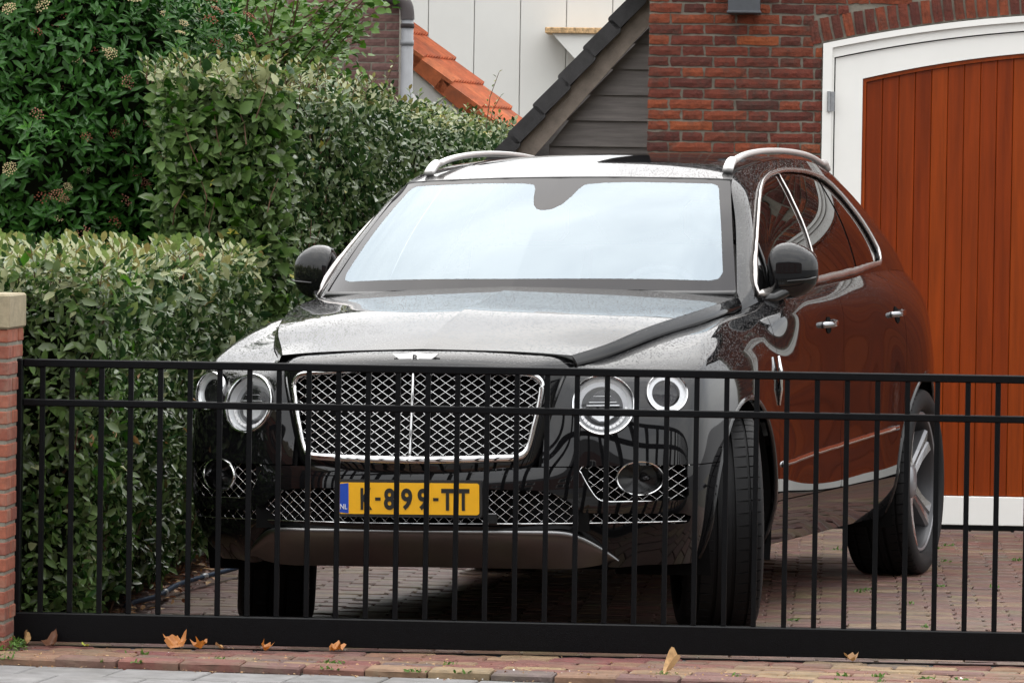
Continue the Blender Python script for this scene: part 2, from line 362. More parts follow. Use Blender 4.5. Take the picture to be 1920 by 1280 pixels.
def chord(P):
    P = np.asarray(P, float); d = np.sqrt(((P[1:]-P[:-1])**2).sum(-1))
    if d.ndim > 1: d = d.mean(tuple(range(1, d.ndim)))
    return np.concatenate([[0], np.cumsum(np.maximum(d, 1e-3)**.75)])
def curve(P, n):
    t = chord(P); return natural(P, t, np.linspace(0, t[-1], n))
def surf(C, nr, ns):
    """C (rows, stations, 3) control points, interpolated both ways"""
    C = np.asarray(C, float); tr = chord(C); A = natural(C, tr, np.linspace(0, tr[-1], nr))
    B = np.swapaxes(A, 0, 1); tsn = chord(np.swapaxes(C, 0, 1)); B = natural(B, tsn, np.linspace(0, tsn[-1], ns))
    return np.swapaxes(B, 0, 1)
def gridtri(G):
    nr, ns = G.shape[:2]; idx = np.arange(nr*ns).reshape(nr, ns)
    a, b, c, d = idx[:-1, :-1].ravel(), idx[:-1, 1:].ravel(), idx[1:, 1:].ravel(), idx[1:, :-1].ravel()
    return G.reshape(-1, 3), np.concatenate([np.stack([a, b, c], 1), np.stack([a, c, d], 1)])
def clip(V, T, f):
    """keep the part of a triangle mesh where f(V) < 0"""
    val = f(V); ins = val < 0; cnt = ins[T].sum(1)
    keep = T[cnt == 3]; part = T[(cnt == 1) | (cnt == 2)]
    newV = []; cache = {}; base = len(V); tris = []
    def cut(i, j):
        k = (min(i, j), max(i, j))
        if k not in cache:
            u = val[i]/(val[i]-val[j]); cache[k] = base+len(newV); newV.append(V[i]+(V[j]-V[i])*u)
        return cache[k]
    for t in part:
        t = list(t); m_ = [ins[i] for i in t]
        if sum(m_) == 1:
            k = m_.index(True); a, b, c = t[k], t[(k+1) % 3], t[(k+2) % 3]; tris.append((a, cut(a, b), cut(a, c)))
        else:
            k = m_.index(False); a, b, c = t[k], t[(k+1) % 3], t[(k+2) % 3]; p, q = cut(a, b), cut(a, c); tris += [(p, b, c), (p, c, q)]
    V2 = np.concatenate([V, np.array(newV).reshape(-1, 3)]); T2 = np.concatenate([keep, np.array(tris, int).reshape(-1, 3)])
    use = np.unique(T2); mp = np.full(len(V2), -1); mp[use] = np.arange(len(use))
    return V2[use], mp[T2]
def polysd(P, poly):
    """signed distance, negative inside; P (n,2)"""
    poly = np.asarray(poly, float); d = np.full(len(P), 1e9); ins = np.zeros(len(P), bool)
    for i in range(len(poly)):
        a, b = poly[i], poly[(i+1) % len(poly)]; e = b-a; w_ = P-a
        u = np.clip((w_@e)/max(1e-12, e@e), 0, 1); q = w_-u[:, None]*e; d = np.minimum(d, np.sqrt((q**2).sum(1)))
        c = (a[1] <= P[:, 1]) != (b[1] <= P[:, 1])
        with np.errstate(divide='ignore', invalid='ignore'): xx = a[0]+(P[:, 1]-a[1])/(b[1]-a[1] if b[1] != a[1] else 1e-12)*e[0]
        ins ^= c & (P[:, 0] < xx)
    return np.where(ins, -d, d)
def vnormals(V, T):
    n = np.cross(V[T[:, 1]]-V[T[:, 0]], V[T[:, 2]]-V[T[:, 0]]); vn = np.zeros_like(V)
    for k in range(3): np.add.at(vn, T[:, k], n)
    return vn/np.maximum(1e-12, np.linalg.norm(vn, axis=1))[:, None]
def rimmed(V, T, depth):
    """give a sheet folded-in edges so that gaps show depth"""
    E = {}
    for a, b, c in T:
        for e in ((a, b), (b, c), (c, a)):
            k = (min(e), max(e)); E[k] = None if k in E else e
    be = [e for e in E.values() if e is not None]
    vn = vnormals(V, T); ids = sorted({i for e in be for i in e}); n = len(V)
    mp = {i: k for k, i in enumerate(ids)}; A = V[ids]; B = A-vn[ids]*depth
    V2 = np.concatenate([V, A, B]); q = len(ids)
    F = [(n+mp[b], n+mp[a], n+q+mp[a]) for a, b in be]+[(n+mp[b], n+q+mp[a], n+q+mp[b]) for a, b in be]
    return V2, np.concatenate([T, np.array(F, int).reshape(-1, 3)])

def rrect(w, h, r, n=5, cy=0, cz=0):
    pts = []
    for sx, sz, a0 in ((1, 1, 0), (-1, 1, 90), (-1, -1, 180), (1, -1, 270)):
        for k in range(n): a_ = R(a0+90*k/(n-1)); pts.append((cy+sx*(w/2-r)+r*math.cos(a_), cz+sz*(h/2-r)+r*math.sin(a_)))
    return pts

# ================================================================== SITE FRAME (gate line = x, inward = y)
SA = R(3.7); SITE = Vector((0, 17.24, 0))
def site(name): return empty(name, SITE, -SA)
def put(o): o.location = SITE; o.rotation_euler = (0, 0, -SA); return o
def S2W(x, y, z=0): return Vector((x*math.cos(SA)+y*math.sin(SA), 17.24-x*math.sin(SA)+y*math.cos(SA), z))
# ------------------------------------------------------------------ ground, pavement, driveway
def ycar(x, y):
    P = S2W(x, y); return (P.x+.057)*math.cos(YAW)-(P.y-18.547)*math.sin(YAW)
YAW = 0.29459; CROLL = .0220
def dz(x, y):      # crossfall of the driveway
    return CROLL*max(-1.3, min(1.3, ycar(x, y)))*max(0, min(1, (y-.15)/1.0))*max(0, min(1, (7.3-y)/1.2))
def sheet(name, pts, z, mat):
    me = mesh(name, [(x, y, z) for x, y in pts], [tuple(range(len(pts)))], mat); o = put(link(name, me)); return tag(o, kind='structure')
g_ = mesh('ground', [(-900, -900, -.16), (900, -900, -.16), (900, 900, -.16), (-900, 900, -.16)], [(0, 1, 2, 3)], 'asphalt'); tag(link('ground', g_), kind='structure')
EA = Vector((-1.683, -.523)); EB = Vector((.667, -.800)); ED = (EB-EA).normalized(); EN = Vector((-ED.y, ED.x))
def edge(u, v): p = EA+ED*u+EN*v; return (p.x, p.y)
pav = sheet('pavement', [edge(-14, -3.2), edge(16, -3.2), edge(16, -.004), edge(-14, -.004)], -.034, 'joint_sand')
xs = np.linspace(-1.62, 6.2, 40); ys = np.linspace(.03, 7.36, 38)
Vd = [(x, y, dz(x, y)-.014) for y in ys for x in xs]; Fd = [(j*40+i, j*40+i+1, (j+1)*40+i+1, (j+1)*40+i) for j in range(37) for i in range(39)]
drv = put(link('driveway', mesh('driveway', Vd, Fd, 'joint_sand', True))); tag(drv, kind='structure')
apron = sheet('apron', [edge(-.9, .0), edge(8, .0), (6.2, .04), (-2.4, .04)], -.018, 'joint_sand')
gar = sheet('garden_bed', [(-9, -.45), (-1.62, -.45), (-1.62, 34), (-9, 34)], -.03, 'soil')
sheet('back_yard', [(-1.62, 7.36), (9, 7.36), (9, 34), (-1.62, 34)], -.025, 'joint_sand')
# paver meshes: slightly worn, chamfered blocks with an uneven top
def block(name, L, W, H, mat, seed, ch=.006, wob=.002):
    rg = random.Random(seed); V = []; nx = 4
    X = [-L/2+L*i/nx for i in range(nx+1)]
    def j(): return rg.uniform(-wob, wob)
    bot = [(-L/2, -W/2, -H), (L/2, -W/2, -H), (L/2, W/2, -H), (-L/2, W/2, -H)]
    ringo = [(x+(j() if 0 < i < nx else 0), -W/2+j(), -ch+j()*.6) for i, x in enumerate(X)]+[(x, W/2+j(), -ch+j()*.6) for x in X[::-1]]
    ringi = []
    for (x, y, z) in ringo: ringi.append((x-math.copysign(min(ch, abs(x)), x) if abs(abs(x)-L/2) < .004 else x, y-math.copysign(ch, y), j()*.6))
    V = bot+ringo+ringi; n = len(ringo); F = []
    for i in range(n): F.append((4+i, 4+(i+1) % n, 4+n+(i+1) % n, 4+n+i))
    F.append(tuple(4+n+i for i in range(n)))
    F.append((0, 1, 4+nx)+tuple(4+i for i in range(nx-1, -1, -1))); F.append((2, 3, 4+n-1)+tuple(4+i for i in range(n-2, nx, -1)))
    F.append((1, 2, 4+nx+1, 4+nx)); F.append((3, 0, 4, 4+n-1))
    me = mesh(name, V, F, mat); fixn(me); return me
PAV = [block('brick', .200, .098, .05, 'paver', k, wob=.0016) for k in range(6)]
cells = []
for r_ in range(0, 70):
    y = .09+r_*.1035
    if y > 7.30: break
    off = .103 if r_ % 2 else 0
    for c in range(-1, 26):
        x = -1.50+off+c*.2055
        if x > 3.4: continue
        cells.append((x+random.uniform(-.003, .003), y+random.uniform(-.002, .002)))
def vis(c):
    x, y = c; return (x > .72+.04*y and x < 2.0+.10*y) or (x < .15 and x > -1.5 and 3.2 < y < 6.8 and False)
big = sorted([c for c in cells if vis(c)], key=lambda c: c[1])[:300]; bigs = set(big)
for (x, y) in big:
    link('brick', random.choice(PAV), drv, (x, y, dz(x, y)+random.uniform(-.003, .003)), (random.uniform(-.018, .018), random.uniform(-.012, .012), random.choice((0, math.pi))+random.uniform(-.012, .012)))
Vs_, Fs_ = [], []
pv = [([v.co[:] for v in me.vertices], [tuple(p.vertices) for p in me.polygons]) for me in PAV]
for (x, y) in cells:
    if (x, y) in bigs: continue
    vv, ff = random.choice(pv); b = len(Vs_); h = dz(x, y)+random.uniform(-.003, .003); tx, ty = random.uniform(-.016, .016), random.uniform(-.012, .012)
    Vs_ += [(a+x, c+y, d+h+a*ty+c*tx) for a, c, d in vv]; Fs_ += [tuple(b+i for i in f) for f in ff]
o = link('bricks', mesh('bricks', Vs_, Fs_, 'paver_many'), drv); tag(o, kind='stuff')
# brick strip between pavement and gate track, courses parallel to the pavement edge
STB = [block('brick', .206, .098, .06, 'strip_brick', 20+k, wob=.0024) for k in range(6)]
ang = math.atan2(ED.y, ED.x)
for r_ in range(0, 10):
    for c in range(-6, 24):
        x, y = edge(-.55+c*.2125+(.10 if r_ % 2 else 0)+random.uniform(-.005, .005), .049+r_*.1025)
        if y > -.075 or x < -1.86 or x > 2.7: continue
        h = .004+random.uniform(-.004, .003)
        link('brick', random.choice(STB), apron, (x, y, h+(.006 if r_ == 0 else 0)), (random.uniform(-.02, .02)+(.05 if r_ == 0 else 0), random.uniform(-.012, .012), ang+random.choice((0, math.pi))*0+random.uniform(-.014, .014)))
for c in range(0, 22):       # last course runs along the gate track
    link('brick', random.choice(STB), apron, (-1.62+c*.2125, -.052+.03*0, .002+random.uniform(-.003, .002)), (random.uniform(-.015, .015), 0, random.uniform(-.01, .01)), (1, .62, 1))
# pavement tiles
TIL = [block('tile', .294, .294, .05, 'pavement_tile', 40+k, ch=.004, wob=.0008) for k in range(4)]
for r_ in range(0, 6):
    for c in range(-2, 12 if r_ < 4 else 6):
        x, y = edge(-.62+c*.303+(.152 if r_ % 2 else 0), -.158-r_*.303)
        if -2.6 < x < 2.4: link('tile', random.choice(TIL), pav, (x, y, -.018+random.uniform(-.0015, .0015)), (random.uniform(-.004, .004), random.uniform(-.004, .004), ang))

# ------------------------------------------------------------------ garage: brick wall, arched frame, plank door
garage = site('garage'); tag(garage, 'red brick garage with white arched frame and orange-brown plank door', 'garage')
TW = 7.33; SC = 2.56
def a_out(s): return 2.538-(s-SC)**2/13.76
def a_mid(s): return 2.484-(s-SC)**2/13.2
def a_in(s): return 2.361-(s-SC)**2/11.0
S0 = .178; S1 = 1.030; SR = 2*SC-S1
mb = MB().box((S0, TW, -.05), (S1, TW+.30, 3.1))
arc = np.linspace(S1, SR, 30)
mb.prism([(S1, 3.1)]+[(s, a_out(s)+.004) for s in arc]+[(SR, 3.1)], 'y', TW, TW+.30)
SE = 2*SC-S0
mb.box((SR, TW, -.05), (SE, TW+.30, 3.1)).box((S0, TW+.30, -.05), (S0+.25, TW+5, 3.1)).box((SE-.25, TW+.30, -.05), (SE, TW+5, 3.1))
mb.prism([(S0, 3.1), (SE, 3.1), (SC, 4.7)], 'y', TW, TW+.30)
mb.obj('wall', 'mortar', garage)
rk = 1.6; sl_r = rk/(SC-S0)
rf = MB().prism([(S0-.30, 3.1-.30*sl_r), (SC, 4.7), (SE+.30, 3.1-.30*sl_r), (SE+.30, 3.26-.30*sl_r), (SC, 4.86), (S0-.30, 3.26-.30*sl_r)], 'y', TW-.18, TW+5.2).obj('roof', 'dark_tile', garage)
MB().box((S0+.25, TW+4.75, -.05), (SE-.25, TW+5, 3.1)).obj('rear_wall', 'brown_brick', garage)
def face_brick(name, L, H, D, mat, seed, wob=.0038):
    """wall brick: front face towards -y with ragged edges and a pillowed face"""
    rg = random.Random(seed); nx, nz = 6, 2; V = []; F = []
    for k in range(nz+1):
        for i in range(nx+1):
            x, z = -L/2+L*i/nx, -H/2+H*k/nz; ed = (i in (0, nx)) or (k in (0, nz))
            V.append((x+(rg.uniform(-wob, wob) if ed else 0), (.0 if not ed else .0035)+rg.uniform(-.0016, .0016), z+(rg.uniform(-wob, wob)*.7 if ed else 0)))
    w = nx+1
    for k in range(nz):
        for i in range(nx): F.append((k*w+i, k*w+i+1, (k+1)*w+i+1, (k+1)*w+i))
    rim_ = [i for i in range(w)]+[k*w+nx for k in range(1, nz+1)]+[nz*w+i for i in range(nx-1, -1, -1)]+[k*w for k in range(nz-1, 0, -1)]
    b = len(V); V += [(V[i][0]*.99, D, V[i][2]*.97) for i in rim_]; n = len(rim_)
    F += [(rim_[i], b+i, b+(i+1) % n, rim_[(i+1) % n]) for i in range(n)]
    me = mesh(name, V, F, mat, False); fixn(me); return me
CH = .0524
BST = [face_brick('brick', .205, .0425, .03, 'garage_brick', k) for k in range(6)]; BHD = [face_brick('brick', .097, .0425, .03, 'garage_brick', 30+k) for k in range(5)]; BTQ = [face_brick('brick', .150, .0425, .03, 'garage_brick', 60+k) for k in range(4)]
def lay(parent, x, z, L, y):
    lib, base = (BST, .205) if L > .175 else (BTQ, .150) if L > .12 else (BHD, .097)
    link('brick', random.choice(lib), parent, (x, y+random.uniform(-.003, .002), z), (random.uniform(-.012, .012), random.uniform(-.006, .006), random.uniform(-.008, .008)), (L/base, 1, 1))
zc = 1.853-34*CH; k = 0; nb = 0
while zc < 2.92:
    odd = (k % 2 == 0); x = S0; seq = (([.097, .205]*20) if odd else ([.158]+[.097, .205]*20)); lim = S1-.004
    if zc > 2.33: lim = 2.75
    for L in seq:
        if x >= lim-.03: break
        Lc = min(L, lim-x)
        if lim-x-Lc < .04: Lc = lim-x
        a_, b_ = x, x+Lc
        # stop where the arch ring runs
        def ringtop(s): return a_out(min(max(s, S1), SR))+.120
        if zc > 2.33 and b_ > .985 and zc-.012 < ringtop(b_) and (zc+.03 > a_out(S1)-.03):
            # cut the brick where it meets the ring
            ss_ = [s for s in np.linspace(a_, b_, 30) if (s < .985 or zc-.020 > ringtop(s))]
            if not ss_: x = b_+.011; continue
            if ss_[-1]-ss_[0] < .022: x = b_+.011; continue
            lay(garage, (ss_[0]+ss_[-1])/2, zc, ss_[-1]-ss_[0], TW-.010); nb += 1
        elif not (zc > 2.33 and a_ > .985 and zc < ringtop(b_)):
            lay(garage, (a_+b_)/2, zc, Lc, TW-.010); nb += 1
        x = b_+.011
    zc += CH; k += 1
# the rest of the front: gable and right pier, beyond the frame of the picture
Vq, Fq = [], []; zq = 1.853-34*CH; k = 0
while zq < 4.62:
    x = S0; odd = (k % 2 == 0)
    for L in (([.097, .205]*24) if odd else ([.158]+[.097, .205]*24)):
        a_, b_ = x, x+L; x = b_+.011; xm = (a_+b_)/2
        if b_ > SE-.002: break
        done = (zq < 2.92) and (b_ < S1+.02 or (zq > 2.33 and a_ < 2.75))
        top_ = 3.1+min(a_-S0, SE-b_)*sl_r
        if done or zq+.03 > top_: continue
        if b_ > S1-.01 and a_ < SR+.01 and zq-.025 < a_out(min(max(b_ if b_ < SC else a_, S1), SR))+.125: continue
        me = (BST if L > .175 else BTQ if L > .12 else BHD)[k % 4]; sc_ = L/(.205 if L > .175 else .150 if L > .12 else .097); b0 = len(Vq)
        Vq += [(v.co.x*sc_+xm, v.co.y+TW-.010, v.co.z+zq) for v in me.vertices]; Fq += [tuple(b0+i for i in p.vertices) for p in me.polygons]
    zq += CH; k += 1
bq = mesh('bricks', Vq, Fq, 'garage_brick'); tag(link('bricks', bq, garage), kind='stuff')
ABR = [face_brick('arch_brick', .0435, .112, .03, 'garage_brick', 90+k, .0018) for k in range(5)]
s = 1.004
while s < SR+.02:
    zb = a_out(max(s, S1)); sl = -(s-SC)/6.88; th = math.atan(sl)
    tl = 0 if s > 1.2 else (1.2-s)*.35
    link('arch_brick', random.choice(ABR), garage, (s-math.sin(th)*.06, TW-.012+random.uniform(-.002, .002), zb+.066-(0.0 if s > S1 else .012)), (0, -th+random.uniform(-.03, .03), 0)); s += .0535
# white frame: outer casing, inner leaf frame, rails
def arch_band(fo, fi, so, si, y0, y1, name, mat, zb=.0):
    """one band: left jamb, arch, right jamb; fo/fi outer and inner arch curves, so/si outer and inner left edges"""
    n = 36; po = [(so, zb)]+[(s, fo(s)) for s in np.linspace(so, 2*SC-so, n)]+[(2*SC-so, zb)]; pi = [(si, zb)]+[(s, fi(s)) for s in np.linspace(si, 2*SC-si, n)]+[(2*SC-si, zb)]
    V = [(p[0], y, p[1]) for y in (y0, y1) for p in po]+[(p[0], y, p[1]) for y in (y0, y1) for p in pi]; k = len(po); F = []
    for i in range(k-1):
        F += [(i, i+1, 2*k+i+1, 2*k+i), (k+i, 3*k+i, 3*k+i+1, k+i+1), (i, k+i, k+i+1, i+1), (2*k+i, 2*k+i+1, 3*k+i+1, 3*k+i)]
    F += [(0, 2*k, 3*k, k), (k-1, 2*k-1, 4*k-1, 3*k-1)]
    return MB().add(V, F).obj(name, mat, garage)
arch_band(a_out, lambda s: a_out(s)-.030, S1+.002, S1+.048, TW-.022, TW+.06, 'frame_casing', 'white_paint')
arch_band(lambda s: a_out(s)-.0305, lambda s: a_mid(s)-.018, S1+.0485, S1+.058, TW-.004, TW+.06, 'frame_moulding', 'white_paint')
arch_band(lambda s: a_mid(s)-.024, a_in, S1+.064, 1.228, TW+.012, TW+.07, 'leaf_frame', 'white_paint', .02)
arch_band(lambda s: a_mid(s)-.014, lambda s: a_mid(s)-.03, S1+.052, S1+.07, TW+.05, TW+.08, 'rebate', 'dark_void', .02)
arch_band(lambda s: a_in(s)-.0015, lambda s: a_in(s)-.020, 1.2295, 1.246, TW+.024, TW+.07, 'edge_trim', 'door_plank', .16)
MB().box((1.2285, TW+.014, .022), (2*SC-1.2285, TW+.07, .163), .003).obj('bottom_rail', 'white_paint', garage)
MB().box((S1+.05, TW+.02, -.01), (SR-.05, TW+.08, .02)).obj('threshold', 'dark_void', garage)
pw = .0797; s = 1.247
while s < 2*SC-1.26:
    e = min(s+pw-.0016, 2*SC-1.247)
    V = [(s, .166), (e, .166), (e, a_in(e)-.021), (s, a_in(s)-.021)]; c_ = .0025
    y0, y1 = TW+.038, TW+.062
    Vv = [(s, y0+c_, .166), (s+c_, y0, .166), (e-c_, y0, .166), (e, y0+c_, .166), (e, y1, .166), (s, y1, .166)]; Vt = [(p[0], p[1], a_in(p[0])-.021) for p in Vv]
    k = 6; F = [tuple(range(6))[::-1], tuple(range(6, 12))]+[(i, (i+1) % k, k+(i+1) % k, k+i) for i in range(k)]
    MB().add(Vv+Vt, F).obj('plank', 'door_plank', garage); s += pw
MB().box((1.235, TW+.060, .10), (2*SC-1.235, TW+.075, 2.30)).obj('door_backing', 'dark_void', garage)
for z in (2.085, 1.15, .35):
    mb = MB(); P = [(S1+.034, TW-.030, z-.05), (S1+.034, TW-.030, z+.05)]; mb.tube(P, .0085, 10); mb.box((S1+.036, TW-.026, z-.048), (S1+.062, TW-.021, z+.048)); mb.obj('hinge', 'galvanised', garage)
lb = site('wall_lamp'); tag(lb, 'dark grey box lamp fixed high on the brick garage wall', 'lamp')
MB().prism([(.566, 2.512), (.722, 2.512), (.722, 2.74), (.566, 2.74)], 'y', TW-.155, TW-.016).obj('housing', 'lamp_box', lb)
MB().box((.560, TW-.161, 2.506), (.728, TW-.014, 2.518), .003).obj('bottom_plate', 'lamp_box', lb)
MB().box((.62, TW-.016, 2.56), (.67, TW-.004, 2.68)).obj('bracket', 'lamp_box', lb)

# ------------------------------------------------------------------ timber shed with dark verge tiles
shed = site('shed'); tag(shed, 'grey timber-boarded shed gable with dark roof tiles left of the garage', 'shed')
TS = 11.0; sl = math.atan2(.494, .422); cs, sn = math.cos(sl), math.sin(sl)
def slope(u, h): return (-.7225+u*cs+h*sn, 1.985+u*sn-h*cs)    # u up the slope, h down from the outer line
zb = 1.893-.146*13
for k in range(30):
    z0, z1 = zb+k*.146, zb+(k+1)*.146
    if z0 > 3.0: break
    sl_ = -.7225+(z0-1.985)/sn*cs+.25; s_l = max(-.52, sl_)
    if s_l > 1.4: break
    V = [(s_l, TS+.042, z0), (1.5, TS+.042, z0), (1.5, TS+.060, z1+.012), (max(-.52, sl_+.15), TS+.060, z1+.012)]
    V2 = [(a, b+.02, c) for a, b, c in V]
    MB().add(V+V2, [(0, 1, 2, 3), (7, 6, 5, 4), (0, 4, 5, 1), (1, 5, 6, 2), (2, 6, 7, 3), (3, 7, 4, 0)]).obj('board', 'shed_board', shed)
MB().box((-.50, TS+.085, 0), (1.5, TS+4, 1.9)).obj('wall', 'shed_board', shed)
P = [slope(-.45, .088), slope(1.8, .088), slope(1.8, .192), slope(-.45, .192)]
MB().prism(P, 'y', TS-.03, TS+.004).obj('verge_board', 'verge_board', shed)
P = [slope(-.5, .06), slope(1.9, .06), slope(1.9, .10), slope(-.5, .10)]
MB().prism(P, 'y', TS+.006, TS+4).obj('roof_deck', 'shed_board', shed)
k = 0
for u in np.arange(-.46, 1.7, .2145):
    L = .235; prof = rrect(L, .088, .018, 4); ti = R(4.0); pts = []
    for (a, b) in prof:
        a2, b2 = a*math.cos(ti)-b*math.sin(ti), a*math.sin(ti)+b*math.cos(ti)
        pts.append(slope(u+.10+a2, .046+b2+random.uniform(-.001, .001)))
    MB().prism(pts, 'y', TS-.075, TS+.9).obj('verge_tile', 'dark_tile', shed)

# ------------------------------------------------------------------ white panelled building, rusty hopper
wb = site('white_building'); tag(wb, 'white building with tall flat vertical panels rising behind the roofs', 'building')
TB = 30.0; js = -2.779-.4365*5
MB().box((js, TB+.03, -.05), (3.0, TB+6, 4.4)).obj('wall', 'white_panel', wb)
MB().box((js-.2, TB-.2, 4.4), (3.2, TB+6.2, 4.55)).obj('roof', 'galvanised', wb)
for k in range(12):
    x0 = js+k*.4365
    MB().box((x0+.004, TB-.008+random.uniform(-.003, .003), 0), (x0+.4365-.004, TB+.028, 4.38), .003).obj('panel', 'white_panel', wb)
hp = site('rain_hopper'); tag(hp, 'white funnel-shaped hopper with a rusty rim on the white panels', 'hopper')
MB().prism([(-1.58, 3.165), (-.92, 3.165), (-1.12, 2.82), (-1.26, 2.82)], 'y', TB-.42, TB-.03).obj('funnel', 'white_panel', hp)
MB().box((-1.645, TB-.46, 3.166), (-.93, TB-.025, 3.222), .006).obj('rim', 'rust', hp)

# ------------------------------------------------------------------ brown brick house with downpipe
bh = site('brick_house'); tag(bh, 'purplish brown brick house corner behind the leafy shrub', 'house')
TH = 20.0; HR = -2.172
MB().box((-8.5, TH, -.05), (HR, TH+.3, 4.6)).box((HR-2.0, TH+.3, -.05), (HR-1.7, TH+6, 4.6)).obj('wall', 'mortar', bh)
MB().prism([(-8.6, 4.6), (HR+.3, 4.6), (HR-.6, 5.6), (-8.6, 5.6)], 'y', TH-.3, TH+6).obj('roof', 'dark_tile', bh)
HBS = [face_brick('brick', .200, .049, .03, 'brown_brick', 200+k, .002) for k in range(5)]; HBH = [face_brick('brick', .095, .049, .03, 'brown_brick', 220+k, .002) for k in range(4)]
Vq, Fq = [], []
for r_ in range(76):
    z = .03+r_*.0605; x = HR
    for L in ([.095]+[.200]*40 if r_ % 2 else [.200]*40):
        a_ = x-L; xm = (a_+x)/2; x = a_-.011
        if xm < -5.4: break
        if z > 2.15 and z < 3.3 and xm > -3.0:
            link('brick', random.choice(HBS if L > .15 else HBH), bh, (xm, TH-.008+random.uniform(-.002, .002), z), (random.uniform(-.01, .01), 0, 0))
        elif z > 1.0:
            me = (HBS if L > .15 else HBH)[0]; b = len(Vq); Vq += [(v.co.x+xm, v.co.y+TH-.008, v.co.z+z) for v in me.vertices]; Fq += [tuple(b+i for i in p.vertices) for p in me.polygons]
tag(link('bricks', mesh('bricks', Vq, Fq, 'brown_brick'), bh), kind='stuff')
dp = site('downpipe'); tag(dp, 'grey drainpipe with dark elbow at the corner of the brown brick house', 'pipe')
MB().tube([(-2.108, TH-.07, .0), (-2.105, TH-.07, 2.98)], .046, 16).obj('pipe', 'drain_pipe', dp, True)
MB().tube(curve([(-2.105, TH-.07, 2.86), (-2.108, TH-.07, 2.98), (-2.125, TH-.07, 3.04), (-2.17, TH-.07, 3.075), (-2.30, TH-.07, 3.09)], 14).tolist(), .052, 16).obj('elbow', 'dark_pipe', dp, True)
for z in (1.2, 2.75): MB().tube([(-2.106, TH-.07, z-.02), (-2.106, TH-.07, z+.02)], .051, 16).obj('clamp', 'drain_pipe', dp, True)

# ------------------------------------------------------------------ orange-tiled roof between house and white building
orr = empty('tiled_roof', S2W(-1.56, 23.0, 2.10), -SA-R(11)); tag(orr, 'orange clay tile roof edge sloping down behind the hedge', 'roof')
asl = R(39.5); ca, sa = math.cos(asl), math.sin(asl)
def osl(u, h): return (-u*ca+h*sa, u*sa+h*ca)            # u up the slope (to the left), h above the deck
def otile(u0, y0, verge):
    L, Wd, n = .40, .235, 12; V = []; F = []
    for i, (uu, hh) in enumerate(((u0, .050), (u0+L, .012))):
        for j in range(n+1):
            q = j/n; prof = .030*math.sin(q*math.pi*3)**2+.006
            x, z = osl(uu, hh+prof); V.append((x, y0+q*Wd, z))
        for j in range(n+1):
            q = j/n; prof = .030*math.sin(q*math.pi*3)**2-.012
            x, z = osl(uu, hh+prof); V.append((x, y0+q*Wd, z))
    m_ = n+1
    for j in range(n): F += [(j, j+1, 2*m_+j+1, 2*m_+j), (m_+j, 3*m_+j, 3*m_+j+1, m_+j+1), (j, m_+j, m_+j+1, j+1), (2*m_+j, 2*m_+j+1, 3*m_+j+1, 3*m_+j)]
    F += [(0, 2*m_, 3*m_, m_), (n, m_+n, 3*m_+n, 2*m_+n)]
    o = MB().add(V, F).obj('tile', 'orange_tile', orr)
    if verge:
        P = [osl(u0, .056), osl(u0+L, .018), osl(u0+L, -.085), osl(u0, -.075)]
        MB().prism(P, 'y', y0-.022, y0-.003).obj('verge_tile', 'orange_tile', orr)
for r_ in range(-1, 9):
    for c in range(4): otile(r_*.315, c*.238, c == 0)
P = [osl(-.6, -.01), osl(3.3, -.01), osl(3.3, -.03), osl(-.6, -.03)]; MB().prism(P, 'y', .0, 1.2).obj('deck', 'shed_board', orr)
P = [osl(-.5, -.088), osl(3.2, -.088), osl(3.2, -.235), osl(-.5, -.235)]; MB().prism(P, 'y', .004, .035).obj('barge_board', 'white_paint', orr)
MB().box((-2.6, .06, -2.15), (-.35, 1.0, -.12)).obj('wall', 'brown_brick', orr)

# ------------------------------------------------------------------ row of houses across the street, behind the viewpoint (seen only as reflections)
ter = empty('terraced_house', (0, -9, 0)); tag(ter, 'long brown brick terraced house across the street, mirrored in the car', 'house')
MB().box((-16, -6, -.16), (16, 0, 5.4)).obj('wall', 'brown_brick', ter)
MB().prism([(-.4, 5.4), (-3.2, 7.6), (-6.2, 5.4)], 'x', -16.3, 16.3).obj('roof', 'dark_tile', ter)
for i in range(8):
    for z0, hh in ((.7, 1.5), (3.2, 1.4)):
        x = -14+i*4; f_ = MB().box((x-.85, .005, z0), (x+.85, .06, z0+hh)).obj('window', 'white_paint', ter)
        for q in (-1, 1): MB().box((x+q*.41-.36, .062, z0+.07), (x+q*.41+.36, .07, z0+hh-.07)).obj('pane', 'window_dark', f_)

# ================================================================== THE CAR (car frame: x forward, y left, z up)
YAW = 0.29459; CROLL = .0220
suv = empty('suv', (-.05696, 18.54682, 0), -math.pi/2-YAW)
tag(suv, 'black rain-speckled luxury SUV with chrome mesh grille parked behind the gate', 'car')
def lean(v): return (v[0], v[1]-CROLL*v[2], v[2]+CROLL*v[1])
def leanA(V): V = np.array(V, float); z = V[:, 2].copy(); V[:, 2] = z+CROLL*V[:, 1]; V[:, 1] -= CROLL*z; return V
def body_part(name, V, T, mat, parent=suv, side=1, smooth=True, rim=0.0, label=None):
    V = np.array(V, float); T = np.array(T)
    if rim: V, T = rimmed(V, T, rim)
    if side < 0: V = V*np.array([1, -1, 1]); T = T[:, ::-1]
    o = link(name, trimesh(name, leanA(V), T, mat, smooth), parent)
    if label: o['label'] = label
    return o
def car_mb(mb, name, mat, parent=suv, smooth=False, side=1):
    if side < 0: mb.V = [(v[0], -v[1], v[2]) for v in mb.V]; mb.F = [f[::-1] for f in mb.F]
    return mb.obj(name, mat, parent, smooth, mapf=lean)
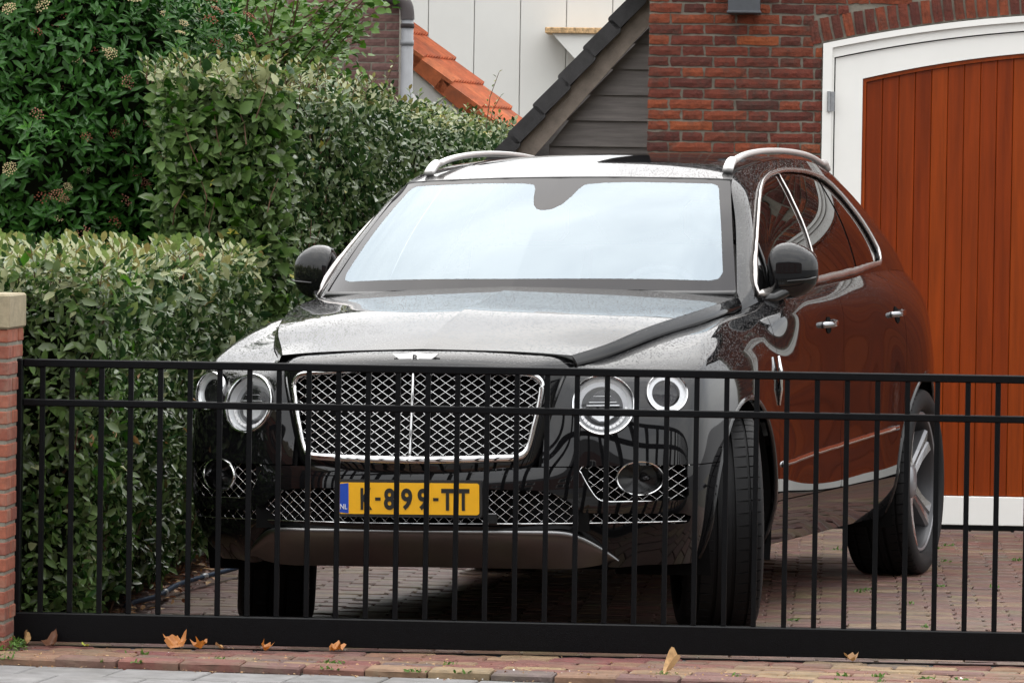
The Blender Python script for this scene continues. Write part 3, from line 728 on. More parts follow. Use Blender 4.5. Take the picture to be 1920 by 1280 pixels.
# ---- lower body surface: rows bottom -> shoulder -> inner edge, stations front centre -> side -> rear centre
ST = [
 [(.84,0,.335),(.93,0,.385),(.972,0,.418),(.985,0,.52),(.972,0,.61),(.93,0,.71),(.90,0,.81),(.88,0,.89),(.86,0,.95),(.82,0,.985)],
 [(.83,.24,.335),(.915,.245,.385),(.957,.25,.418),(.970,.25,.52),(.958,.25,.61),(.915,.25,.71),(.885,.25,.81),(.865,.25,.89),(.84,.25,.95),(.80,.25,.985)],
 [(.79,.43,.33),(.87,.44,.38),(.909,.445,.418),(.925,.45,.52),(.918,.45,.61),(.885,.45,.71),(.86,.45,.81),(.84,.45,.89),(.81,.455,.95),(.775,.46,.985)],
 [(.75,.54,.315),(.82,.565,.37),(.855,.58,.418),(.878,.59,.52),(.876,.59,.61),(.866,.585,.71),(.850,.58,.81),(.830,.575,.88),(.805,.57,.94),(.765,.563,.978)],
 [(.74,.65,.27),(.785,.68,.35),(.81,.69,.42),(.828,.70,.52),(.829,.70,.61),(.818,.697,.71),(.800,.692,.81),(.772,.682,.89),(.73,.66,.953),(.66,.602,.994)],
 [(.66,.75,.27),(.715,.785,.35),(.745,.80,.42),(.771,.805,.52),(.772,.805,.61),(.760,.80,.71),(.738,.795,.81),(.705,.785,.895),(.652,.755,.965),(.56,.650,1.016)],
 [(.59,.84,.27),(.645,.875,.35),(.678,.888,.42),(.706,.893,.52),(.706,.893,.61),(.697,.888,.71),(.678,.882,.81),(.645,.873,.90),(.575,.838,.978),(.43,.702,1.047)],
 [(.50,.895,.27),(.555,.93,.35),(.60,.945,.42),(.625,.952,.52),(.627,.953,.61),(.620,.950,.71),(.602,.946,.81),(.570,.936,.905),(.48,.900,.998),(.28,.745,1.075)],
 [(.42,.915,.27),(.44,.95,.35),(.46,.967,.42),(.475,.975,.52),(.478,.978,.61),(.474,.977,.71),(.462,.972,.82),(.43,.955,.935),(.33,.905,1.042),(.14,.779,1.095)],
 [(.20,.925,.27),(.20,.96,.35),(.20,.978,.42),(.21,.988,.52),(.22,.992,.61),(.22,.991,.71),(.215,.987,.83),(.19,.965,.965),(.13,.905,1.082),(-.02,.812,1.115)],
 [(-.08,.93,.27),(-.08,.965,.35),(-.08,.985,.42),(-.08,.995,.52),(-.08,1.0,.61),(-.08,1.0,.71),(-.08,.995,.84),(-.09,.970,.99),(-.11,.905,1.112),(-.19,.842,1.136)],
 [(-.36,.925,.27),(-.36,.955,.35),(-.36,.975,.42),(-.36,.985,.52),(-.36,.988,.61),(-.36,.988,.71),(-.36,.984,.85),(-.36,.969,1.0),(-.37,.912,1.125),(-.42,.850,1.153)],
 [(-0.65,0.915,0.27),(-0.65,0.945,0.35),(-0.65,0.962,0.42),(-0.65,0.97,0.52),(-0.65,0.972,0.61),(-0.65,0.974,0.71),(-0.65,0.978,0.85),(-0.65,0.972,0.99),(-0.65,0.958,1.128),(-0.65,0.886,1.195)],
 [(-1.1,0.91,0.27),(-1.1,0.945,0.35),(-1.1,0.962,0.42),(-1.1,0.966,0.52),(-1.1,0.962,0.61),(-1.1,0.966,0.71),(-1.1,0.975,0.85),(-1.1,0.974,1),(-1.1,0.965,1.148),(-1.1,0.896,1.226)],
 [(-1.6,0.91,0.27),(-1.6,0.945,0.35),(-1.6,0.962,0.42),(-1.6,0.966,0.52),(-1.6,0.962,0.61),(-1.6,0.967,0.71),(-1.6,0.977,0.86),(-1.6,0.976,1.01),(-1.6,0.967,1.158),(-1.6,0.899,1.245)],
 [(-2.05,0.912,0.27),(-2.05,0.946,0.35),(-2.05,0.963,0.42),(-2.05,0.97,0.52),(-2.05,0.971,0.61),(-2.05,0.976,0.71),(-2.05,0.985,0.86),(-2.05,0.985,1.01),(-2.05,0.969,1.166),(-2.05,0.899,1.262)],
 [(-2.35,0.918,0.27),(-2.35,0.952,0.35),(-2.35,0.97,0.42),(-2.35,0.978,0.52),(-2.35,0.981,0.61),(-2.35,0.986,0.71),(-2.35,0.994,0.86),(-2.35,0.994,1.01),(-2.35,0.975,1.165),(-2.35,0.892,1.275)],
 [(-2.95,0.92,0.27),(-2.95,0.955,0.35),(-2.95,0.978,0.42),(-2.95,0.992,0.52),(-2.95,1,0.61),(-2.95,1.008,0.71),(-2.95,1.014,0.86),(-2.95,1.004,1.01),(-2.95,0.958,1.15),(-2.95,0.862,1.285)],
 [(-3.4,0.8595,0.27),(-3.4,0.8977,0.35),(-3.4,0.9216,0.42),(-3.4,0.934,0.52),(-3.4,0.9426,0.61),(-3.4,0.9474,0.71),(-3.4,0.9502,0.86),(-3.4,0.9378,1.01),(-3.4,0.906,1.15),(-3.4,0.822,1.275)],
 [(-3.75,0.756,0.27),(-3.75,0.8011,0.35),(-3.75,0.828,0.42),(-3.76,0.846,0.52),(-3.76,0.8549,0.61),(-3.76,0.8577,0.71),(-3.76,0.8568,0.86),(-3.75,0.8415,1.01),(-3.73,0.8297,1.14),(-3.7,0.77,1.245)],
 [(-3.92,0.6336,0.27),(-3.95,0.6688,0.35),(-3.97,0.6952,0.42),(-3.99,0.704,0.52),(-4.0,0.7128,0.61),(-4.0,0.7128,0.71),(-3.99,0.704,0.86),(-3.97,0.6864,1.01),(-3.93,0.6956,1.13),(-3.86,0.66,1.22)],
 [(-4.02,.42,.27),(-4.06,.44,.35),(-4.08,.45,.42),(-4.11,.46,.52),(-4.12,.46,.61),(-4.12,.46,.71),(-4.11,.46,.86),(-4.08,.45,1.01),(-4.03,.43,1.12),(-3.95,.40,1.21)],
 [(-4.04,0,.27),(-4.08,0,.35),(-4.11,0,.42),(-4.14,0,.52),(-4.15,0,.61),(-4.15,0,.71),(-4.14,0,.86),(-4.11,0,1.01),(-4.06,0,1.12),(-3.98,0,1.21)],
]
BODY = surf(np.swapaxes(np.array(ST), 0, 1), 96, 300)
BV, BT = gridtri(BODY)
BT = BT[:, ::-1] if vnormals(BV, BT)[np.argmax(BV[:, 1])][1] < 0 else BT
BN = vnormals(BV, BT)
def arches(V):
    f1 = .462-np.hypot(V[:, 0]-0.0, V[:, 2]-.382); f1 = np.where((V[:, 1] > .6) & (V[:, 0] < .7), f1, -1)
    f2 = .470-np.hypot(V[:, 0]+2.995, V[:, 2]-.385); f2 = np.where(V[:, 1] > .6, f2, -1)
    return np.maximum(f1, f2)
FOG = [(.590,.616),(.622,.645),(.66,.656),(.78,.660),(.905,.655),(.926,.643),(.934,.57),(.934,.517),(.918,.505),(.80,.503),(.69,.503),(.655,.510),(.628,.545)]
INT = [(-.3,.556),(.0,.556),(.26,.552),(.45,.546),(.51,.536),(.56,.505),(.60,.466),(.70,.462),(.82,.460),(.915,.457),(.935,.446),(.930,.426),(.91,.419),(.70,.424),(.437,.428),(0,.428),(-.3,.428)]
def dfog(V): return np.where(V[:, 0] > .25, polysd(V[:, 1:3], FOG), 1)
def dint(V): return np.where(V[:, 0] > .25, polysd(V[:, 1:3], INT), 1)
seamz = .628
LAMPS = [((.806, .662, .843), R(22), R(12), .1120, .1075), ((.676, .859, .882), R(30), R(11), .0755, .0715)]
def dlamp(V):
    best = np.full(len(V), -1.0)
    for pos, phi, tilt, wx, wz in LAMPS:
        n_ = np.array([math.cos(tilt)*math.cos(phi), math.cos(tilt)*math.sin(phi), math.sin(tilt)]); l_ = np.array([-math.sin(phi), math.cos(phi), 0]); u_ = np.cross(n_, l_)
        d = V-np.array(pos); f = 1-np.sqrt(((d@l_)/wx)**2+((d@u_)/wz)**2); best = np.maximum(best, np.where(abs(d@n_) < .12, f*.1, -1))
    return best
def r_bumper(V): return np.max([V[:, 2]-seamz+.002, .15-V[:, 0], arches(V)+.0, -dfog(V), -dint(V)], axis=0)
def xs_door(V): return V[:, 0]+.50+.10*np.maximum(0, V[:, 2]-1.0)**1.5
def r_fender(V): return np.max([-xs_door(V)+.002, arches(V), dlamp(V), .465-V[:, 1], np.where(V[:, 0] > .0, seamz+.002-V[:, 2], -1)], axis=0)
def r_fdoor(V): return np.max([xs_door(V)+.002, -1.578-V[:, 0]-.02*(V[:, 2]-.8), .44-V[:, 2], arches(V)], axis=0)
def r_rdoor(V): return np.max([V[:, 0]+1.582+.02*(V[:, 2]-.8), -2.60-V[:, 0]-.12*(V[:, 2]-1.0), .44-V[:, 2], arches(V)-.0+.035*0], axis=0)
def r_quarter(V): return np.max([V[:, 0]+2.604+.12*(V[:, 2]-1.0), arches(V)], axis=0)
def r_sill(V): return np.max([V[:, 2]-.436, V[:, 0]+.502, -2.60-V[:, 0], arches(V)], axis=0)
cache = {}
for nm, fn, mat, lab in (('front_bumper', r_bumper, 'car_paint', None), ('fender', r_fender, 'car_paint', None), ('door', r_fdoor, 'car_paint', 'front door'),
                    ('door', r_rdoor, 'car_paint', 'rear door'), ('quarter_panel', r_quarter, 'car_paint', None), ('sill_panel', r_sill, 'car_paint', None)):
    V, T = clip(BV, BT, fn)
    for sd in (1, -1):
        o = body_part(nm, V, T, mat, side=sd, rim=.014)
        cache[(nm, lab, sd)] = o
# dark inner shell that closes the gaps and openings
IV = BV-BN*.016
V, T = clip(IV, BT, lambda V: np.max([arches(V), -dfog(V), -dint(V), dlamp(V), np.where((V[:, 0] > .2) & (V[:, 2] > .60), .45-V[:, 1], -1)], axis=0))
for sd in (1, -1): body_part('inner_shell', V, T, 'dark_void', side=sd)
V, T = clip(BV-np.array([.09, 0, 0]), BT, lambda V: np.max([.15-V[:, 0], V[:, 2]-.70, arches(V)], axis=0))
for sd in (1, -1): body_part('bumper_core', V, T, 'dark_void', side=sd)
def body_at(x=None, z=None, front=False, y=None):
    """point on the left body surface: by (x, z) on the side or by (y, z) on the nose"""
    if front: d = (BV[:, 1]-y)**2+(BV[:, 2]-z)**2+np.where(BV[:, 0] < .2, 9, 0)
    else: d = (BV[:, 0]-x)**2+(BV[:, 2]-z)**2+np.where(BV[:, 1] < .6, 9, 0)
    k = np.argsort(d)[:4]; wt = 1/(d[k]+1e-7); wt /= wt.sum()
    return (BV[k]*wt[:, None]).sum(0), (BN[k]*wt[:, None]).sum(0)
# wheel-arch lips and liners, sill mouldings
for sd in (1, -1):
    for cx_, cz_, r_ in ((0, .382, .462), (-2.995, .385, .470)):
        pts = []
        for a_ in np.linspace(R(-12), R(192), 40):
            x, z = cx_+r_*math.cos(a_), cz_+r_*math.sin(a_); p, n_ = body_at(x, z); pts.append((x, p[1]-.004, z))
        mb = MB().tube(pts, .011, 6); car_mb(mb, 'arch_lip', 'car_paint', side=sd, smooth=True)
        mb = MB(); n_ = 28
        th = np.linspace(R(-20), R(200), n_)
        Vv = [(cx_+(r_+.004)*math.cos(t), y, cz_+(r_+.004)*math.sin(t)) for y in (.60, .955) for t in th]+[(cx_, .60, cz_)]
        Ff = [(i, i+1, n_+i+1, n_+i) for i in range(n_-1)]+[(i+1, i, 2*n_) for i in range(n_-1)]
        mb.add(Vv, Ff); car_mb(mb, 'arch_liner', 'dark_void', side=sd)
    pts = [tuple(body_at(x, .575-.034*(x+.607))[0]+np.array([0, .004, 0])) for x in np.linspace(-.56, -2.50, 30)]
    car_mb(MB().tube(pts, .011, 6, squash=(.6, 1)), 'sill_moulding', 'chrome', side=sd, smooth=True)
# underbody
mb = MB().box((-3.9, -.80, .24), (.45, .80, .40)).box((-3.6, -.62, .40), (.86, .62, .62)); car_mb(mb, 'underbody', 'dark_void')

# ---- hood
CR = np.array([(.790,.541,1.018),(.622,.605,1.047),(.519,.650,1.073),(.371,.702,1.108),(.116,.767,1.146),(-.144,.815,1.178),(-.45,.833,1.206)])
SH = CR+np.array([(-.015,.019,-.039),(-.007,.018,-.043),(0,.018,-.044),(0,.018,-.045),(0,.018,-.046),(0,.018,-.046),(0,.017,-.046)])
CT = np.array([(.831,0,1.041),(.70,0,1.085),(.57,0,1.120),(.36,0,1.168),(.10,0,1.203),(-.10,0,1.229),(-.278,0,1.250)])
rows = []
for c, k in zip(CT, CR):
    row = []
    for u in (0, .06, .15, .32, .55, .80, 1):
        g = .42*u**.9+.58*u**3.2
        row.append((c[0]+(k[0]-c[0])*u**2, k[1]*u, c[2]+(k[2]-c[2])*g))
    rows.append(row)
HG = surf(np.array(rows), 70, 60); HV, HT = gridtri(HG)
if vnormals(HV, HT)[:, 2].mean() < 0: HT = HT[:, ::-1]
Vh = np.concatenate([HV, HV*np.array([1, -1, 1])]); Th = np.concatenate([HT, HT[:, ::-1]+len(HV)])
hood = body_part('hood', Vh, Th, 'car_paint')
W_ = curve(CR, 70); W2 = curve(SH, 70)
WG = np.stack([W_+(0, .002, -.0005), W_*.6+W2*.4+np.array([0, .004, .001]), W2+np.array([0, -.002, .001]), W2+np.array([0, -.012, -.012])]); WGs = surf(WG, 10, 70)
Vw, Tw = gridtri(WGs)
if vnormals(Vw, Tw)[:, 1].mean() < 0: Tw = Tw[:, ::-1]
for sd in (1, -1): body_part('hood_side', Vw, Tw, 'car_paint', parent=hood, side=sd)

# ---- grille shell (nose ring round the grille), grille, emblem
def ring(half, n=90):
    """half outline top centre -> bottom centre (y>=0), sampled by spline, mirrored into a closed loop"""
    c = curve(half, n); return np.concatenate([c, (c[1:-1]*np.array([1, -1, 1]))[::-1]])
inner = [(.931,0,.972),(.926,.20,.969),(.905,.38,.958),(.889,.435,.949),(.882,.459,.927),(.884,.460,.895),(.892,.450,.83),(.902,.432,.75),(.908,.415,.692),(.915,.395,.668),(.930,.35,.660),(.965,.18,.655),(.981,0,.653)]
outer = [(.832,0,1.036),(.826,.22,1.0315),(.810,.42,1.020),(.799,.50,1.008),(.780,.536,.983),(.790,.535,.93),(.812,.515,.85),(.838,.488,.76),(.862,.462,.68),(.880,.435,.628),(.905,.37,.607),(.950,.19,.600),(.966,0,.598)]
inner, outer = np.array(inner), np.array(outer)
mid = inner*.42+outer*.58; cen = np.array([0, 0, .81])
mid[:, 0] += np.interp(np.arange(13), [0, 3, 6, 9, 12], [.034, .030, .022, .018, .012])
lip1 = inner*.88+outer*.12; lip1[:, 0] += .012
tuck = outer+(outer-mid)*.06; tuck[:, 0] -= .07
RG = np.stack([ring(inner-np.array([.02, 0, 0])), ring(inner), ring(lip1), ring(mid), ring(outer), ring(tuck)])
t_ = np.arange(6); RS = natural(RG, t_, np.linspace(1, 5, 34)); RS = np.concatenate([RG[:1], RS])
RS = np.concatenate([RS, RS[:, :1]], axis=1)
Vr, Tr = gridtri(RS)
if vnormals(Vr, Tr)[:, 0].mean() < 0: Tr = Tr[:, ::-1]
shell = body_part('grille_shell', Vr, Tr, 'car_paint')
grille = empty('grille'); grille.parent = suv
fr = ring(inner); mb = MB().tube([tuple(p+np.array([.006, 0, 0])) for p in fr], [.0100+.0055*max(0, min(1, (.70-p[2])/.03)) for p in fr], 8, closed=True, squash=(1, 1)); car_mb(mb, 'frame', 'chrome', grille, True)
GP = np.array([(y, z) for x, y, z in fr])
def gx(y, z):
    t = np.clip((.97-z)/.315, 0, 1); c = .922+.05*t; e = .880+.030*t; u = np.clip(abs(y)/.45, 0, 1); return c+(e-c)*u**2-.004
def wires(mb, poly, fx, px, pz, r, wob=.004, hole=None):
    """two families of diagonal wires clipped to a polygon in (y, z)"""
    poly = np.asarray(poly); y0, y1, z0, z1 = poly[:, 0].min(), poly[:, 0].max(), poly[:, 1].min(), poly[:, 1].max()
    slope = pz/px
    for fam in (1, -1):
        span = (y1-y0)+(z1-z0)/slope; k = int(span/px)+2
        for i in range(-k, k+1):
            ya = round((y0+y1)/2/px)*px+i*px; ts = np.linspace(z0-z1, z1-z0, 160)
            yy = ya+ts/slope*fam; zz = (z0+z1)/2+ts
            ins = polysd(np.stack([yy, zz], 1), poly) < -.001; seg = []
            if hole: ins &= (((yy-hole[0])/hole[2])**2+((zz-hole[1])/hole[3])**2) > 1
            for j in range(len(ts)+1):
                if j < len(ts) and ins[j]: seg.append(j)
                elif seg:
                    if len(seg) > 1:
                        js = seg[::3]+([seg[-1]] if (len(seg)-1) % 3 else [])
                        P = [(float(fx(yy[q], zz[q]))+wob*fam*.5*math.cos(math.pi*(ts[q]/pz*2)), float(yy[q]), float(zz[q])) for q in js]
                        mb.tube(P, r, 4)
                    seg = []
    return mb
car_mb(wires(MB(), GP, gx, .0470, .0315, .0017), 'mesh', 'chrome', grille, True)
mb = MB().tube([(gx(0, z)+.012, 0, z) for z in np.linspace(.970, .652, 14)], .0055, 6); car_mb(mb, 'centre_bar', 'chrome', grille, True)
Vb, Tb = [], []
mb = MB(); n_ = len(GP); mb.add([(gx(y, z)-.055, y, z) for y, z in GP]+[(.87, 0, .81)], [(i, (i+1) % n_, n_) for i in range(n_)]); car_mb(mb, 'backing', 'dark_void', grille)
# lower and fog intake meshes
def fxb(off):
    grid_y = np.linspace(0, .945, 60); lut = np.array([[body_at(front=True, y=y, z=z)[0][0] for y in grid_y] for z in (.43, .5, .56, .62, .66)])
    zs = np.array([.43, .5, .56, .62, .66])
    def f(y, z):
        y = abs(y); k = np.clip(np.searchsorted(zs, z)-1, 0, 3); a = (z-zs[k])/(zs[k+1]-zs[k]); a = min(1, max(0, a))
        return np.interp(y, grid_y, lut[k])*(1-a)+np.interp(y, grid_y, lut[k+1])*a-off
    return f
fx_in = fxb(.014)
INTF = [p for p in INT if p[0] >= 0]; INTF = INTF+[(-y, z) for y, z in INTF[::-1]]
lg = empty('lower_grille'); lg.parent = suv
car_mb(wires(MB(), INTF, fx_in, .040, .034, .0011), 'mesh', 'chrome', lg, True)
for sd in (1, -1):
    fm_ = empty('fog_intake'); fm_.parent = suv
    car_mb(wires(MB(), FOG, fx_in, .044, .036, .0011, hole=(.786, .585, .0765, .061)), 'mesh', 'chrome', fm_, True, side=sd)
    car_mb(MB().tube([(float(fx_in(y, z))+.006, y, z) for y, z in curve(FOG+FOG[:1], 60)[:-1]], .004, 5, closed=True), 'mesh_frame', 'chrome', fm_, True, side=sd)
pts = [(float(fx_in(abs(y), .430))+.010, y, .4285) for y in np.linspace(-.92, .92, 40)]
car_mb(MB().tube(pts, .003, 5), 'trim', 'chrome', lg, True)
# radar cover, tow-eye cap
mb = MB().box((.985, .285, .43), (.992, .325, .468), .003); car_mb(mb, 'sensor_cover', 'gloss_black', lg)
# skid plate
top = [(.958,0,.400),(.952,.22,.400),(.935,.42,.399),(.905,.53,.396),(.878,.575,.386),(.83,.625,.358),(.78,.67,.322),(.74,.70,.292)]
bot = [(.80,0,.262),(.80,.22,.262),(.79,.42,.262),(.785,.50,.262),(.775,.55,.264),(.76,.60,.270),(.74,.645,.278),(.72,.69,.286)]
top, bot = np.array(top), np.array(bot); m1 = top*.55+bot*.45+np.array([.012, 0, 0]); lip = top+np.array([-.03, -.004, .008])
SKG = surf(np.stack([lip, top+np.array([0, 0, .002]), top*.93+bot*.07+np.array([.008, 0, 0]), m1, bot]), 26, 60); Vs, Ts = gridtri(SKG)
if vnormals(Vs, Ts)[:, 0].mean() < 0: Ts = Ts[:, ::-1]
Vs2 = np.concatenate([Vs, Vs*np.array([1, -1, 1])]); Ts2 = np.concatenate([Ts, Ts[:, ::-1]+len(Vs)])
body_part('skid_plate', Vs2, Ts2, 'satin_silver')

def text_mesh(s, size, mat, extrude=.0015, sx=1.0, bold=0.0):
    c = bpy.data.curves.new('t', 'FONT'); c.body = s; c.size = size; c.extrude = extrude; c.align_x = 'CENTER'; c.align_y = 'CENTER'; c.offset = bold; c.resolution_u = 4
    o = bpy.data.objects.new('t', c); COL.objects.link(o); bpy.context.view_layer.update()
    me = bpy.data.meshes.new_from_object(o.evaluated_get(bpy.context.evaluated_depsgraph_get()))
    bpy.data.objects.remove(o); me.materials.clear(); me.materials.append(MATS[mat])
    co = np.array([v.co[:] for v in me.vertices]); c0 = (co.min(0)+co.max(0))/2; co -= c0; co[:, 0] *= sx
    me.vertices.foreach_set('co', co.astype(np.float32).ravel()); me.update()
    return me, co
def fit_text(s, width, height, mat, ext=.0015, bold=0.0):
    me, co = text_mesh(s, 1, mat, ext, 1, bold); d = co.max(0)-co.min(0)
    co[:, 0] *= width/d[0]; co[:, 1] *= height/d[1]; co[:, 2] *= 1
    me.vertices.foreach_set('co', co.astype(np.float32).ravel()); me.update(); return me
def face_forward(me, x, y, z, tilt=0):
    """text mesh (x right, y up, z out) -> car frame facing forward"""
    co = np.array([v.co[:] for v in me.vertices]); X, Y, Z = co[:, 0], co[:, 1], co[:, 2]
    c, s = math.cos(tilt), math.sin(tilt)
    P = np.stack([x+Z*c-Y*s, y+X, z+Y*c+Z*s], 1)
    me.vertices.foreach_set('co', leanA(P).astype(np.float32).ravel()); me.update(); return me
# number plate
npl = empty('number_plate'); npl.parent = suv; npl['label'] = 'yellow number plate reading K-899-TT'
PX = .994; PZ = .517
car_mb(MB().prism(rrect(.538, .132, .012, 5, 0, PZ), 'x', PX-.03, PX-.004), 'holder', 'black_plastic', npl)
car_mb(MB().prism(rrect(.520, .111, .009, 5, 0, PZ), 'x', PX-.006, PX), 'plate', 'plate_yellow', npl)
car_mb(MB().prism([(-.2595, PZ-.050), (-.2235, PZ-.0535), (-.2235, PZ+.0535), (-.2595, PZ+.050)], 'x', PX-.003, PX+.0012), 'country_band', 'plate_blue', npl)
for s_, yc, wd in (('K', -.157, .043), ('-', -.114, .020), ('8', -.071, .041), ('9', -.007, .041), ('9', .054, .041), ('-', .101, .020), ('T', .144, .045), ('T', .2025, .045)):
    hh = .011 if s_ == '-' else .077
    me = face_forward(fit_text(s_, wd, hh, 'plate_black', .0012, .032), PX+.001, yc, PZ-.002); link('character', me, npl)
me = face_forward(fit_text('NL', .026, .018, 'white_mark', .0008, .0), PX+.0022, -.2415, PZ-.030); link('country_code', me, npl)
# winged emblem on the nose
em = empty('emblem'); em.parent = hood
wing = [(0,-.019),(.012,-.018),(.022,-.012),(.040,-.009),(.060,-.002),(.075,.006),(.086,.0135),(.060,.0125),(.034,.0135),(.020,.015),(.012,.017),(0,.018)]
wing = wing+[(-a_, b_) for a_, b_ in wing[::-1][1:-1]]
EX, EZ, ET = .902, 1.008, R(14)
def emb_map(v):
    y, h, d = v; h *= 1.30; c, s = math.cos(ET), math.sin(ET); return lean((EX+d*c-h*s-.0*abs(y), y, EZ+h*c+d*s))
mb = MB().prism(wing, 'z', -.002, .006); mb.V = [emb_map(v) for v in mb.V]; mb.obj('wings', 'rail_alloy', em)
mb = MB(); k = 24; mb.add([(.0135*math.cos(2*math.pi*i/k), .0125*math.sin(2*math.pi*i/k), h) for h in (.005, .0085) for i in range(k)], [tuple(range(k, 2*k))]+[(i, (i+1) % k, k+(i+1) % k, k+i) for i in range(k)]); mb.V = [emb_map(v) for v in mb.V]; mb.obj('roundel', 'rail_alloy', em)
me = fit_text('B', .016, .019, 'gloss_black', .0012, .02); co = np.array([v.co[:] for v in me.vertices]); me.vertices.foreach_set('co', np.array([emb_map((a_, b_, c_+.010)) for a_, b_, c_ in co], dtype=np.float32).ravel()); me.update(); link('letter', me, em)

# ---- lamps
def lamp_frame(pos, phi, tilt):
    """local: y out of the lens, x to the car's left, z up"""
    n_ = Vector((math.cos(tilt)*math.cos(phi), math.cos(tilt)*math.sin(phi), math.sin(tilt))); l_ = Vector((-math.sin(phi), math.cos(phi), 0)); u_ = n_.cross(l_)
    return lambda v: lean(tuple(Vector(pos)+l_*v[0]+n_*v[1]+u_*v[2]))
def lamp(name, pos, phi, tilt, wx, wz, sd, kind):
    e = empty(name); e.parent = suv; base = lamp_frame(pos, phi, tilt)
    def mapf(v): p = base((v[0]*wx, v[1], v[2]*wz)); return p
    def out_(mb, nm, mat, smooth=True):
        V = [mapf(v) for v in mb.V]
        if sd < 0:
            V = [(v[0], -v[1]-2*CROLL*0, v[2]) for v in [ (q[0], q[1]+CROLL*q[2], q[2]-CROLL*q[1]) for q in V]]; V = [lean(v) for v in V]
            F = [f[::-1] for f in mb.F]
        else: F = mb.F
        me = mesh(nm, V, F, mat, smooth); fixn(me); return sharp(link(nm, me, e), 40)
    out_(MB().lathe([(-.010, 1.02), (-.004, 1.025), (.006, 1.02), (.011, .99), (.010, .945), (.003, .915), (-.03, .905)], 64), 'bezel', 'chrome')
    if kind == 'head':
        out_(MB().lathe([(.002, .91), (.010, .80), (.018, .55), (.022, .25), (.0225, .001)], 48), 'lens', 'lens_glass')
        out_(MB().lathe([(-.005, .91), (-.022, .86), (-.030, .83)], 48), 'outer_ring', 'lamp_reflector')
        out_(MB().lathe([(-.030, .83), (-.030, .66)], 48), 'inner_ring', 'lamp_mid')
        out_(MB().lathe([(-.030, .66), (-.055, .64), (-.075, .50), (-.088, .0)], 48), 'bowl', 'lamp_mid')
        mb = MB()
        for k in range(16):
            a_ = R(188+k*(164/15)) ; mb.box((-.062, -.005, -.045), (.062, .006, .045), .004); V = mb.V[-24:]; del mb.V[-24:]
            ca, sa = math.cos(a_), math.sin(a_)
            for (x, y, z) in V: rx = .745+z*1.0; mb.V.append((ca*rx-sa*x, y-.020, sa*rx+ca*x))
        out_(mb, 'light_segments', 'white_mark', False)
        mb = MB().prism([(-.55, -.04), (.55, -.04), (.42, .12), (.30, .36), (.05, .52), (-.12, .50), (-.36, .30), (-.46, .10)], 'y', -.060, -.012); out_(mb, 'projector', 'lamp_dark', False)
        mb = MB().box((-.52, -.012, -.02), (.52, -.004, .015), .002).box((-.44, -.012, .10), (.44, -.006, .12), .002).box((-.30, -.012, .30), (.26, -.006, .315), .002); out_(mb, 'projector_trim', 'lamp_reflector', False)
        mb = MB().prism([(-.42, -.10), (.42, -.10), (.34, -.36), (.12, -.50), (-.12, -.50), (-.34, -.36)], 'y', -.06, -.02); out_(mb, 'low_beam', 'lamp_reflector', False)
    elif kind == 'side':
        out_(MB().lathe([(.002, .91), (.012, .70), (.018, .40), (.020, .001)], 40), 'lens', 'lens_glass')
        out_(MB().lathe([(-.006, .91), (-.010, .86), (-.010, .68), (-.03, .66)], 40), 'light_ring', 'lamp_reflector')
        out_(MB().lathe([(-.014, .68), (-.030, .60), (-.036, .3), (-.034, .001)], 40), 'core', 'lamp_dark')
    else:
        out_(MB().lathe([(-.02, .905), (-.05, .86), (-.06, .001)], 40), 'bowl', 'gloss_black')
        mb = MB().lathe([(-.055, .20), (-.03, .18), (-.022, .10), (-.02, .001)], 20); mb.V = [(v[0]+.35, v[1], v[2]) for v in mb.V]; out_(mb, 'bulb', 'lamp_dark')
    return e
for sd in (1, -1):
    p, n_ = body_at(front=True, y=.663, z=.842)
    lamp('headlight', (.806, .662, .843), R(22), R(12), .1120, .1075, sd, 'head')
    lamp('side_lamp', (.676, .859, .882), R(30), R(11), .0755, .0715, sd, 'side')
    lamp('fog_light', (.776, .786, .585), R(30), R(0), .0870, .0600, sd, 'fog')

# ---- greenhouse
BELT = np.array([(-.42,.838,1.148),(-.62,.885,1.192),(-.90,.892,1.214),(-1.25,.897,1.232),(-1.6,.899,1.246),(-2.05,.898,1.263),(-2.5,.886,1.278),(-2.95,.860,1.286),(-3.4,.821,1.276),(-3.75,.76,1.24)])
CANT = np.array([(-.497,.818,1.222),(-.66,.775,1.362),(-.86,.718,1.520),(-1.04,.661,1.650),(-1.42,.642,1.712),(-2.0,.636,1.745),(-2.55,.630,1.733),(-3.05,.620,1.660),(-3.45,.612,1.535),(-3.80,.60,1.365)])
rows = []
for t in (0, .25, .5, .75, .9, 1):
    q = BELT*(1-t)+CANT*t; q[:, 1] += .034*math.sin(math.pi*t)*np.array([.3, .7, 1, 1, 1, 1, 1, 1, 1, .8])+np.array([.0, .6, 1, 1, .6, .3, .2, .2, .2, .2])*{0: 0, .25: 0, .5: .004, .75: .014, .9: .022, 1: 0}[t]; rows.append(q)
SG = surf(np.array(rows), 60, 240); SV, STt = gridtri(SG)
if vnormals(SV, STt)[:, 1].mean() < 0: STt = STt[:, ::-1]
SN = vnormals(SV, STt)
DLO = curve([(-.585,1.212),(-.78,1.228),(-1.16,1.246),(-1.52,1.262),(-1.92,1.280),(-2.30,1.297),(-2.62,1.313),(-2.745,1.325),(-2.775,1.350),(-2.755,1.42),(-2.66,1.535),(-2.52,1.635),(-2.36,1.676),(-2.05,1.696),(-1.69,1.688),(-1.47,1.666),(-1.24,1.615),(-1.00,1.515),(-.82,1.415),(-.66,1.305),(-.585,1.235)], 200)
DP = DLO[:, :2]
def ddlo(V): return polysd(V[:, [0, 2]], DP)
